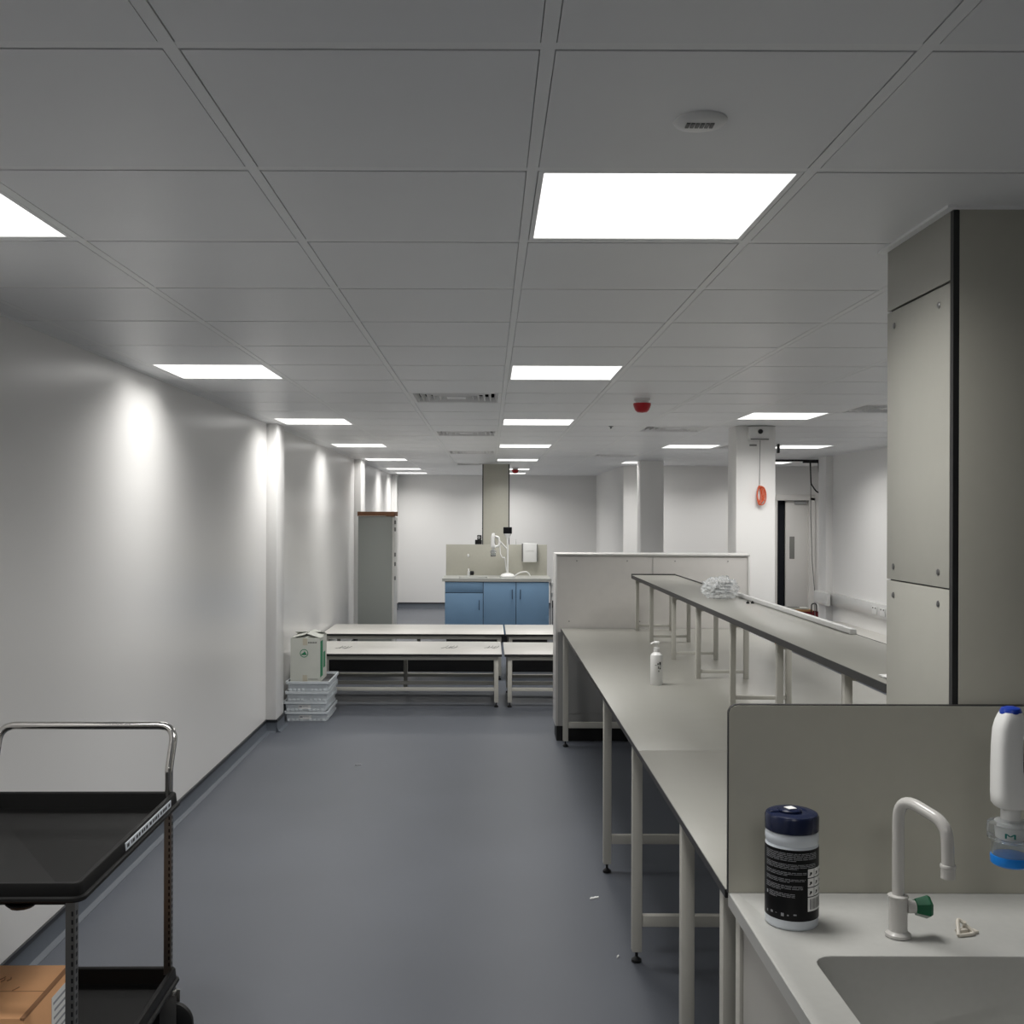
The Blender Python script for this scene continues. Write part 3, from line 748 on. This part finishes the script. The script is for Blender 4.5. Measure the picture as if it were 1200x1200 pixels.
MB().tube([(.72-.31, 15.594, 1.354), (.72-.31, 15.594, 1.41)], .008, 10)
tag(MB().lathe([(.012, 0), (.012, .07), (.008, .08), (0, .08)], (.405, 15.594, 1.352), 12).build('outlet_pipe', M['white'], loc=(.405, 15.594, 1.352)), 'short white pipe stub standing on the far splashback between stand and towel holder', 'pipe')
r = thing('black_valve', 'black valve assembly beside the far service column above the splashback', 'valve', (-.145, 15.60, 1.353))
B(-.20, -.10, 15.60, 15.68, 1.353, 1.42, bev=.006).build('valve_body', M['foot'], r)
B(-.17, -.105, 15.60, 15.66, 1.421, 1.49, bev=.01).build('valve_block', M['blacks'], r)
MB().lathe([(.02, 0), (.024, -.03), (0, -.032)], (-.145, 15.6, 1.455), 12, axis='Y').build('knob', M['metalw'], r)
tag(MB().lathe([(.014, 0), (.016, -.012), (.008, -.02), (0, -.022)], (-.30, 15.588, 1.19), 14, axis='Y', sy=1.6).build('wall_hook', M['white'], loc=(-.30, 15.588, 1.19)), 'small white hook on the left half of the far splashback', 'hook')
r = thing('pipework', 'white waste pipes and trap down the right side of the blue sink unit', 'pipes', (.9, 15.0, 0))
MB().tube(rpath([(.885, 15.0, .10), (.885, 15.0, .80), (.93, 15.0, .84)], .03, 5), .012, 10).build('waste_pipe', M['white'], r)
B(.862, .925, 14.93, 15.06, .785, .845, bev=.015).build('outlet_box', M['white'], r)
MB().lathe([(.03, 0), (.035, .02), (.035, .05), (.02, .06), (0, .06)], (.905, 14.98, .64), 14).build('trap', M['white'], r)
B(.9, .955, 15.22, 15.28, .46, .56, bev=.005).build('black_valve_box', M['foot'], r)
MB().tube([(.925, 15.25, 0), (.925, 15.25, .46)], .01, 10).build('supply_pipe', M['cablegrey'], r)

# ------------------------------------------------------------------ low tables across the room
def low_table(x0, x1, y0, y1, zt, lab, scr=(), mid=True, panel=False):
    r = thing('low_table', lab, 'table', ((x0+x1)/2, (y0+y1)/2, 0), 'low pale tables across the aisle')
    B(x0, x1, y0+.001, y1, zt-.022, zt, bev=.0015).build('table_top', M['top2'], r)
    B(x0, x1, y0, y0+.001, zt-.024, zt-.002).build('edge_strip', M['blackedge'], r)
    for x in (x0+.03, x1-.07):
        for y in (y0+.03, y1-.07): leg(x, y, zt-.06, r, .04)
    for y in (y0+.03, y1-.07):
        B(x0+.03, x1-.03, y, y+.04, zt-.06, zt-.024, bev=.002).build('apron_rail', M['frame'], r)
        if not (panel and y < y0+.1): B(x0+.071, x1-.071, y+.006, y+.034, .15, .182, bev=.002).build('low_rail', M['frame'], r)
    B(x0+.071, x1-.071, y0+.43, y0+.46, .145, .18, bev=.002).build('low_rail', M['frame'], r)
    for x in (x0+.03, x1-.07):
        B(x+.006, x+.034, y0+.071, y1-.071, .145, .185, bev=.002).build('side_rail', M['frame'], r)
    if panel: B(x0+.07, x1-.07, y0+.045, y0+.06, .085, .37).build('modesty_panel', M['blacks'], r)
    if mid:
        xm = (x0+x1)/2
        B(xm-.02, xm+.02, y1-.07, y1-.03, 0.04, zt-.061, bev=.002).build('middle_leg', M['frame'], r)
    rnd = random.Random(5)
    for sx, sy in scr:
        m = MB()
        for q in range(4):
            ax = sx+.03*q; m.tube([(ax-.035+rnd.uniform(-.01, .01), sy-.09+rnd.uniform(0, .05), zt+.0006), (ax+rnd.uniform(-.01, .01), sy, zt+.0006), (ax+.015, sy+.08+rnd.uniform(0, .05), zt+.0006)], .0022, 6)
        m.build('pen_marks', M['inkdark'], r)
    return r
low_table(-1.80, .125, 9.86, 10.83, .5, 'near low pale table with pen marks between the crates and the partition', ((-1.44, 10.3), (-.41, 10.35), (.0, 10.35)))
low_table(.15, 1.95, 9.86, 10.78, .5, 'low table end showing right of the gap, running behind the partition', ())
low_table(-1.80, .17, 11.5, 12.5, .5, 'further low pale table standing behind the pen-marked one, against left wall', (), panel=True)
low_table(.19, 2.0, 11.5, 12.5, .5, 'further low table on the right, behind the short table end', (), panel=True)
# ------------------------------------------------------------------ crates and carton by the left wall
CX0, CX1, CY0, CY1 = -1.765, -1.385, 9.19, 9.79
def crate(z, lab, label_tag, last=False, dx=0.0, dy=0.0):
    r = thing('storage_crate', lab, 'crate', ((CX0+CX1)/2+dx, (CY0+CY1)/2+dy, z), 'stacked translucent storage crates')
    a0, a1, b0, b1 = CX0+dx, CX1+dx, CY0+dy, CY1+dy
    m = MB(); h = .086
    m.loops([rrect(a0+.018, a1-.018, b0+.018, b1-.018, .02, z), rrect(a0+.014, a1-.014, b0+.014, b1-.014, .02, z+h-.03), rrect(a0+.006, a1-.006, b0+.006, b1-.006, .02, z+h-.026), rrect(a0, a1, b0, b1, .02, z+h-.02), rrect(a0, a1, b0, b1, .02, z+h), rrect(a0+.012, a1-.012, b0+.012, b1-.012, .015, z+h), rrect(a0+.022, a1-.022, b0+.022, b1-.022, .015, z+.008)], cap0=True, cap1=True)
    for q in range(9):
        xx = a0+.03+q*.037
        if 3 < q < 5: continue
        m.box(xx, xx+.022, b0+.008, b0+.016, z+.002, z+.022, bev=.001)
    for q in range(13):
        yy = b0+.04+q*.042
        m.box(a1-.016, a1-.008, yy, yy+.024, z+.002, z+.022, bev=.001)
    m.build('tray', M['crate'], r)
    if label_tag:
        o = B(a0+.13, a0+.235, b0+.0095, b0+.0135, z+.020, z+.054).build('paper_label', M['paper'], r)
        B(a0+.137, a0+.16, b0+.0085, b0+.0094, z+.032, z+.046).box(a0+.165, a0+.215, b0+.0085, b0+.0094, z+.040, z+.044).build('label_print', M['ink'], o)
    return r
crate(0.0, 'grey translucent crate at the bottom of the stack, with a paper label', True)
crate(.0865, 'grey translucent crate second from the bottom, with a paper label', True, dx=-.008, dy=.01)
crate(.173, 'grey translucent crate second from the top, without label', False, dx=.006)
crate(.2595, 'top grey crate of the stack holding the white carton', False, dx=.012, dy=.005)
tag(B(CX0+.05, CX1-.02, CY0+.04, CY1-.035, .2685, .33, bev=.004).build('black_insert', M['blacks'], loc=((CX0+CX1)/2, (CY0+CY1)/2, .2685)), 'black tray sitting inside the top crate under the white carton', 'tray')
r = thing('carton', 'white carton with green round emblem and open flaps on top of the crate stack', 'box', (-1.59, 9.42, .3315))
bx0, bx1, by0, by1, bz0, bz1 = -1.718, -1.463, 9.235, 9.62, .3315, .715
c = MB(); tk = .004
c.box(bx0, bx1, by0, by0+tk, bz0, bz1).box(bx0, bx1, by1-tk, by1, bz0, bz1).box(bx0, bx0+tk, by0+tk, by1-tk, bz0, bz1).box(bx1-tk, bx1, by0+tk, by1-tk, bz0, bz1).box(bx0+tk, bx1-tk, by0+tk, by1-tk, bz0, bz0+tk)
c.build('carton_body', M['boxw'], r)
def flap(p0, p1, d, name='flap'):
    p0, p1, d = Vector(p0), Vector(p1), Vector(d); n_ = (p1-p0).cross(d).normalized()*.0035
    vs = [p0, p1, p1+d, p0+d]; vs += [v+n_ for v in vs]
    MB().add(vs, [(0, 1, 2, 3), (7, 6, 5, 4), (0, 4, 5, 1), (1, 5, 6, 2), (2, 6, 7, 3), (3, 7, 4, 0)]).build(name, M['boxw'], r, smooth=False)
flap((bx0, by0+.002, bz1), (bx1, by0+.002, bz1), (.02, .13, .004))
flap((bx0, by1-.002, bz1), (bx1, by1-.002, bz1), (.0, -.16, .035))
flap((bx0+.002, by0, bz1+.003), (bx0+.002, by1, bz1+.003), (.12, 0, .03))
flap((bx1-.002, by0, bz1+.003), (bx1-.002, by1, bz1+.003), (-.11, 0, .035))
em = MB(); ecx, ecz, y_ = -1.60, .585, by0-.0008
ring = []
em.loops([[(ecx+rr*math.cos(a), yy, ecz+rr*math.sin(a)) for a in [2*PI*k/28 for k in range(28)]] for rr, yy in ((.036, y_+.0008), (.036, y_), (.030, y_), (.030, y_+.0008))])
em.box(ecx-.024, ecx+.022, y_, y_+.0008, ecz-.014, ecz-.006)
vs = [(ecx-.02, y_, ecz-.008), (ecx+.02, y_, ecz-.008), (ecx+.004, y_, ecz+.02), (ecx-.004, y_, ecz+.006), (ecx-.012, y_, ecz+.002)]
em.add(vs+[(x, y+.0008, z) for x, y, z in vs], [(0, 1, 2, 3, 4), (9, 8, 7, 6, 5)])
em.build('round_emblem', M['boxgreen'], r)['label'] = 'green round emblem'
g = B(bx1, bx1+.0008, by0+.03, by0+.16, bz0+.04, bz1-.03).box(bx1, bx1+.0008, by0+.20, by0+.30, bz0+.10, bz0+.24); g.build('green_print', M['boxgreen'], r)['label'] = 'green printed side'
t = B(-1.612, -1.572, by0-.0008, by0, bz1-.06, bz1).box(-1.612, -1.572, by0-.0008, by0, bz0, bz0+.065); t.build('packing_tape', M['tape'], r)
t = MB()
for q in range(7): t.box(-1.565+q*.011, -1.558+q*.011, by0-.0008, by0, bz1-.043, bz1-.032)
t.box(-1.565, -1.48, by0-.0008, by0, bz0+.028, bz0+.031); t.build('printed_word', M['inkdark'], r)
# white board off-cut leaning behind the carton
tag(B(-1.80, -1.77, 9.10, 9.16, 0, .02).build('cable_cap', M['white'], loc=(-1.785, 9.13, 0)), 'small white cap on floor in the corner behind the pilaster', 'cap') if False else None

# ------------------------------------------------------------------ tall grey cabinet
r = thing('tall_cabinet', 'tall grey-green steel cabinet standing by the left wall', 'cabinet', (-1.42, 13.7, 0))
B(-1.655, -1.225, 13.47, 13.95, 0, 1.765, bev=.003).build('cabinet_body', M['cabgrey'], r)
o = B(-1.224, -1.200, 13.475, 13.945, .05, 1.755, bev=.003).build('cabinet_door', M['cabedge'], r)
for z in (1.69, 1.60, 1.28, 1.16, .98):
    B(-1.1995, -1.180, 13.50, 13.54, z-.025, z+.025, bev=.004).build('hinge', M['cablegrey'], o)
r2 = thing('cardboard_tray', 'flat brown cardboard tray lying on top of the tall grey cabinet', 'cardboard', (-1.42, 13.7, 1.765))
B(-1.662, -1.195, 13.45, 13.96, 1.766, 1.825, bev=.003).build('tray_body', M['cardtop'], r2)
B(-1.655, -1.30, 13.447, 13.4495, 1.768, 1.772).build('torn_edge', M['paper'], r2)

# ------------------------------------------------------------------ right side: emergency box, cord, door, trunking
r = thing('emergency_light', 'white emergency light box with black knob at the top of the white column', 'emergency light', (2.22, 8.8, 2.42))
B(2.145, 2.315, 8.765, 8.819, 2.415, 2.532, bev=.008).build('housing', M['white'], r)
B(2.155, 2.305, 8.752, 8.7645, 2.418, 2.428, bev=.003).build('lower_lip', M['cablegrey'], r)
MB().lathe([(.02, 0), (.02, -.01), (.014, -.02), (0, -.022)], (2.236, 8.764, 2.487), 18, axis='Y').build('knob', M['foot'], r)
B(2.16, 2.22, 8.8185, 8.8195, 2.37, 2.385).build('label_strip', M['cablegrey'], r)
r = thing('pull_cord', 'orange pull cord looped up and hanging on the white column', 'cord', (2.24, 8.79, 1.9))
MB().tube([(2.238, 8.775, 2.47), (2.239, 8.79, 2.25), (2.24, 8.80, 2.05)], .0025, 8).build('string', M['cablegrey'], r)
m = MB()
for q in range(5):
    ww = .014+.006*q; hh = .13+.012*((q*2) % 3)
    m.tube([(2.235+ww*math.sin(a)+.004*q, 8.797-.004*q+.003*math.cos(a), 2.035-hh/2+hh/2*math.cos(a)) for a in [2*PI*t/20 for t in range(21)]], .0045, 8)
m.tube([(2.24, 8.80, 2.04), (2.255, 8.80, 1.98), (2.285, 8.80, 1.91)], .003, 8)
m.tube([(2.228, 8.792, 2.035), (2.252, 8.79, 2.03)], .009, 8)
m.build('orange_coil', M['orange'], r)
# open door in the recess
d = thing('door', '', 'door', (4.63, 16.2, 0)); del d['label']; del d['category']; d.name = 'door_1'; d['kind'] = 'structure'
f = MB(); f.box(DX0-.0, DX0+.03, 16.17, 16.34, 0, DZ).box(DX1-.03, DX1, 16.17, 16.34, 0, DZ).box(DX0-.06, DX1+.06, 16.165, 16.2, DZ-.04, DZ+.05, bev=.003).box(DX1-.005, DX1+.06, 16.165, 16.2, 0, DZ)
f.box(DX0-.06, DX0+.005, 16.165, 16.2, 0, DZ)
f.build('door_frame', M['door'], d)
lf = B(DX0+.17, DX1-.03, 16.23, 16.275, .01, DZ-.045, bev=.002).build('door_leaf', M['door'], d)
B(DX0+.23, DX0+.305, 16.222, 16.2295, 1.13, 1.47, bev=.003).build('vision_panel', M['vision'], lf)
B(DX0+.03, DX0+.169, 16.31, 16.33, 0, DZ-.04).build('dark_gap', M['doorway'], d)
B(DX0+.30, DX1-.06, 16.20, 16.229, DZ-.10, DZ-.05, bev=.004).build('door_closer', M['metalw'], lf)
# dado trunking on right wall
r = thing('dado_trunking', 'white dado trunking with sockets along the right wall', 'trunking', (XR-.03, 11, .68))
B(XR-.055, XR, 6.0, 13.299, .68, .835, bev=.006).build('trunking_body', M['trunk'], r)
B(XR-.062, XR-.0555, 6.0, 13.299, .70, .815, bev=.003).build('trunking_lid', M['trunk'], r)
B(XR-.140, XR-.086, 13.1, 13.6, .68, .835, bev=.006).build('trunking_end', M['trunk'], r)
for y in (11.15, 11.42, 11.66, 10.4, 9.6):
    o = B(XR-.072, XR-.0625, y-.07, y+.07, .715, .80, bev=.003).build('socket', M['white'], r)
    B(XR-.075, XR-.0722, y-.05, y-.025, .775, .792).box(XR-.075, XR-.0722, y+.025, y+.05, .775, .792).build('switch', M['cablegrey'], o)
r = thing('side_worktop', 'low worktop with black edge along the foot of the right wall', 'worktop', (4.1, 9.5, 0))
B(3.952, XR-.002, 5.5, 13.0, .478, .5, bev=.0015).build('worktop_board', M['top2'], r)
B(3.94, 3.951, 5.5, 13.0, .445, .5, bev=.001).build('edge_strip', M['blackedge'], r)  # black edge, made deeper than the board to paint in the shadow beneath
for y in (5.6, 8.0, 10.4, 12.9):
    B(3.97, 4.01, y, y+.04, 0, .477, bev=.003).build('leg', M['frame'], r)
    B(4.2, 4.24, y, y+.04, 0, .477, bev=.003).build('leg', M['frame'], r)
# cables over the recess
r = thing('shadow_gap_cables', 'black bar standing in for the shadow gap, with hanging cables, under the ceiling at the recess opening, right of the white column', 'shadow gap', (4.1, 14.0, 2.5))
B(3.3, 4.36, 14.0, 14.04, 2.505, 2.53, bev=.004).build('shadow_gap_bar', M['foot'], r)  # black bar drawn in place of the shadow gap where the ceiling ends
B(4.05, 4.35, 13.7, 13.74, 2.47, 2.495, bev=.004, rot=Matrix.Rotation(0, 4, 'Z')).build('bracket', M['foot'], r)
B(4.18, 4.22, 13.742, 13.999, 2.485, 2.51, bev=.004).build('bracket', M['foot'], r)
MB().tube(rpath([(4.145, 13.72, 2.47), (4.15, 13.70, 2.2), (4.22, 13.66, 2.08), (4.32, 13.66, 2.10)], .1, 6), .009, 8).build('black_cable', M['foot'], r)
MB().tube(rpath([(4.25, 13.72, 2.47), (4.26, 13.70, 2.3), (4.33, 13.66, 2.18)], .1, 6), .009, 8).build('black_cable', M['foot'], r)
MB().tube(rpath([(4.155, 13.73, 2.47), (4.16, 13.74, 1.8), (4.18, 13.74, 1.2), (4.21, 13.74, .85), (4.23, 13.74, .01)], .4, 6), .005, 8).build('grey_cable', M['cablegrey'], r)
r = thing('red_bag', 'dark red bag with a loop handle on the floor by the open door', 'bag', (4.28, 14.5, 0))
c = MB(); c.loops([rrect(4.05, 4.49, 14.40, 14.62, .03, 0), rrect(4.04, 4.50, 14.39, 14.63, .03, .44), rrect(4.045, 4.495, 14.395, 14.625, .03, .485), rrect(4.055, 4.485, 14.405, 14.615, .03, .485), rrect(4.06, 4.48, 14.41, 14.61, .03, .35)], cap0=True, cap1=True)
c.build('bag_body', M['bagred'], r)
MB().tube(rpath([(4.37, 14.40, .46), (4.375, 14.40, .60), (4.44, 14.40, .60), (4.445, 14.40, .46)], .03, 6), .008, 8).build('loop_handle', M['foot'], r)
for q, (x0, z0, tilt, m_, lab) in enumerate(((3.90, .49, .10, 'wood', 'orange-brown wooden board resting across the red bag'), (3.92, .516, .04, 'boxw', 'pale board lying on top of the wooden board by the red bag'), (3.87, .540, .0, 'cablegrey', 'dark thin strip topmost on the boards by the red bag'))):
    o = B(x0, x0+.50-.07*q, 14.42+.02*q, 14.58, z0, z0+(.022 if q < 2 else .01), bev=.002).build('board', M[m_], loc=(x0+.2, 14.5, z0))
    tag(o, lab, 'board')
tag(B(3.62, 4.0, 14.42, 14.60, 0, .489, bev=.004).build('floor_box', M['card'], loc=(3.81, 14.51, 0)), 'brown box under the boards left of the red bag', 'box')
tag(B(2.985, 3.01, 11.0, 11.04, 2.44, 2.535, bev=.006).build('ceiling_sensor', M['foot'], loc=(2.997, 11.02, 2.44)), 'small black sensor under the ceiling at the right side of the white column', 'sensor')

# ------------------------------------------------------------------ floor litter
for x, y, lab, rz in ((.50, 4.98, 'crumpled white scrap on the floor beside the middle bench leg, larger of two', .4), (.53, 4.32, 'tiny white scrap on the floor, nearer the camera', 1.0), (-.93, 7.6, 'small dark and white scrap in the middle of the open floor', .2)):
    m = MB(); n = 6; vs = []
    L_ = .045 if 'tiny' not in lab else .018
    for a in range(n):
        t = a/(n-1)-.5; cx = x+L_*t*math.cos(rz); cy = y+L_*t*math.sin(rz); zz = .003+.004*abs(math.sin(a*1.7))
        vs += [(cx, cy-.004, zz), (cx, cy+.005, zz+.002), (cx, cy+.005, .0005), (cx, cy-.004, .0005)]
    fs = [(4*a+i, 4*a+(i+1) % 4, 4*a+4+(i+1) % 4, 4*a+4+i) for a in range(n-1) for i in range(4)] + [(0, 1, 2, 3), (4*n-4, 4*n-1, 4*n-2, 4*n-3)]
    m.add(vs, fs)
    tag(m.build('paper_scrap', M['paper'] if 'dark' not in lab else M['ink'], loc=(x, y, 0)), lab, 'litter', 'scraps on the floor')

# ------------------------------------------------------------------ utility cart (foreground left), local axes, far end has the handle
CW, CL = .67, .93
r = thing('utility_cart', 'black two-shelf utility cart with chrome push handle at the left', 'cart', (-1.368, 3.155, 0), rz=math.radians(1.0))
def tray(zr, name):
    m = MB(); a, b = CW/2, CL/2; rr = .035
    def R(i, z, q=rr): return rrect(-a+i, a-i, -b+i, b-i, max(q-i, .006), z, 6)
    m.loops([R(.060, zr-.062), R(.036, zr-.062), R(.030, zr-.050), R(.004, zr-.046), R(.0, zr-.041), R(.002, zr-.035), R(.010, zr-.032), R(.013, zr-.004), R(.016, zr), R(.026, zr), R(.032, zr-.004), R(.042, zr-.048), R(.056, zr-.054)], cap0=True, cap1=True)
    for q in range(6):
        yy = -.36+q*.14
        m.lathe([(.022, -.070), (.03, -.062), (.03, -.058)], (a-.06, yy, zr), 12); m.lathe([(.022, -.070), (.03, -.062), (.03, -.058)], (-a+.06, yy, zr), 12)
    for q in range(3):
        xx = -.16+q*.16
        m.lathe([(.030, -.071), (.04, -.062), (.04, -.058)], (xx, -b+.05, zr), 12)
    return m.build(name, M['blackp'], r, local=True)
tt = tray(.855, 'top_tray'); lt = tray(.262, 'lower_tray')
for sx in (-1, 1):
    for sy in (-1, 1):
        x, y = sx*(CW/2-.047), sy*(CL/2-.047)
        if sy > 0: x, y = sx*(CW/2-.040), sy*(CL/2-.024)
        if sy < 0: y = -(CL/2-.045); x = sx*(CW/2-.045)
        p = MB()
        # slotted channel: two webs and a flange
        p.box(x-.012, x+.012, y-.012, y-.010, .10, .80).box(x-.012, x-.010, y-.0099, y+.012, .10, .80).box(x+.010, x+.012, y-.0099, y+.012, .10, .80)
        po = p.build('post', M['poststeel'], r, local=True, smooth=False)
        h = MB()
        for q in range(24):
            z = .27+q*.0215; h.box(x+.0121, x+.0125, y-.004, y+.006, z, z+.011); h.box(x+.003, x+.008, y-.0126, y-.0121, z, z+.012)
        h.build('slots', M['foot'], po, local=True, smooth=False)
        # castor
        fk = MB(); wh = MB(); wr = .073
        fk.lathe([(.026, .196), (.026, .188), (.016, .184), (.016, .172)], (x, y, 0), 18)
        wp = [(.0, -.017), (.022, -.017), (.058, -.016), (wr-.003, -.010), (wr, 0), (wr-.003, .010), (.058, .016), (.022, .017), (0, .017)]
        if sy > 0:                                # rear castors swivelled sideways
            fk.box(x-.022, x+.034, y-.025, y-.021, .06, .176, bev=.002).box(x-.022, x+.034, y+.021, y+.025, .06, .176, bev=.002).box(x-.025, x+.025, y-.025, y+.025, .170, .177)
            wh.lathe(wp, (x+.014, y, wr), 32, axis='Y')
        else:
            fk.box(x-.025, x-.021, y-.022, y+.034, .06, .176, bev=.002).box(x+.021, x+.025, y-.022, y+.034, .06, .176, bev=.002).box(x-.025, x+.025, y-.025, y+.025, .170, .177)
            wh.lathe(wp, (x, y+.014, wr), 32, axis='X')
        c = fk.build('castor', M['poststeel'], r, local=True)
        wh.build('wheel', M['foot'], c, local=True)
hx = CW/2-.040; hy = CL/2-.022
p = rpath([(-hx, hy, .80), (-hx, hy, .93), (-hx-.008, hy+.035, 1.06), (-hx+.0, hy+.06, 1.085), (hx-.0, hy+.06, 1.085), (hx+.008, hy+.035, 1.06), (hx, hy, .93), (hx, hy, .80)], .06, 8)
p = rpath([(-hx, hy, .80), (-hx, hy, .93), (-hx-.004, hy+.06, 1.068), (hx+.004, hy+.06, 1.068), (hx, hy, .93), (hx, hy, .80)], .055, 10)
MB().tube(p, .0135, 18).build('push_handle', M['chrome'], r, local=True)['label'] = 'chrome push handle'
st = B(CW/2-.0125, CW/2-.0095, -.10, .36, .8265, .8485).build('sticker_strip', M['tub'], tt, local=True); st['label'] = 'long pale printed sticker'
m = MB(); rnd = random.Random(2); yy = -.09
while yy < .34:
    l = rnd.uniform(.006, .02); m.box(CW/2-.0094, CW/2-.0090, yy, yy+l, .833, .843); yy += l+rnd.uniform(.004, .02)
m.build('sticker_print', M['inkdark'], tt, local=True)
# small clip in the tray's corner
MB().tube([(.225, -.36, .803), (.235, -.365, .809), (.25, -.36, .809), (.257, -.365, .803)], .003, 8).build('spring_clip', M['steel'], tt, local=True)
# cardboard box on lower tray
c = thing('cardboard_box', 'brown cardboard box with printed white label on the lower shelf of the cart', 'box', (-1.368, 3.155, .207), rz=math.radians(1.0))
bx1, by1, zt = .172, -.105, .295
B(-.235, bx1, -.43, by1, 0, zt, bev=.003).build('box_body', M['card'], c, local=True)
m = B(bx1-.01, bx1+.0006, -.43, by1, zt-.006, zt+.0006).box(-.235, bx1, -.2755, -.2735, zt, zt+.0006); m.build('flap_edges', M['cardedge'], c, local=True)
lo = B(bx1+.0002, bx1+.0012, -.25, by1-.015, .10, .265).build('shipping_label', M['paper'], c, local=True)
m = MB()
for q in range(7):
    m.box(bx1+.0012, bx1+.0016, -.24+.004*(q % 3), by1-.03-.02*(q % 2), .115+.021*q, .122+.021*q)
m.build('label_print', M['ink'], lo, local=True)
m = MB()
for q, (a, b) in enumerate(((-.02, -.20), (.01, -.195), (.035, -.20), (.075, -.26), (.02, -.205))):
    m.tube([(a, b-.012, zt+.0012), (a+.006, b, zt+.0012), (a+.002+.008*(q % 2), b+.010, zt+.0012)], .0012, 6)
m.build('pen_marks', M['cardedge'], c, local=True)

# ------------------------------------------------------------------ camera, world, view
cam = bpy.data.cameras.new('camera'); co = bpy.data.objects.new('camera', cam); COL.objects.link(co)
co.location = (0, 0, 1.80); co.rotation_euler = (PI/2, -0.0032, 0)
cam.sensor_fit = 'HORIZONTAL'; cam.sensor_width = 36; cam.lens = 36*1246.3/1200
cam.shift_x = 27.2/1200; cam.shift_y = 2.3/1200; cam.clip_start = .02; cam.clip_end = 100
scn.camera = co
wd = bpy.data.worlds.new('world'); scn.world = wd; wd.use_nodes = True
wd.node_tree.nodes['Background'].inputs['Color'].default_value = (.5, .5, .5, 1)
wd.node_tree.nodes['Background'].inputs['Strength'].default_value = 0.0
scn.view_settings.view_transform = 'Standard'; scn.view_settings.look = 'None'
scn.view_settings.exposure = -1.42; scn.view_settings.gamma = 1; scn.view_settings.use_curve_mapping = False
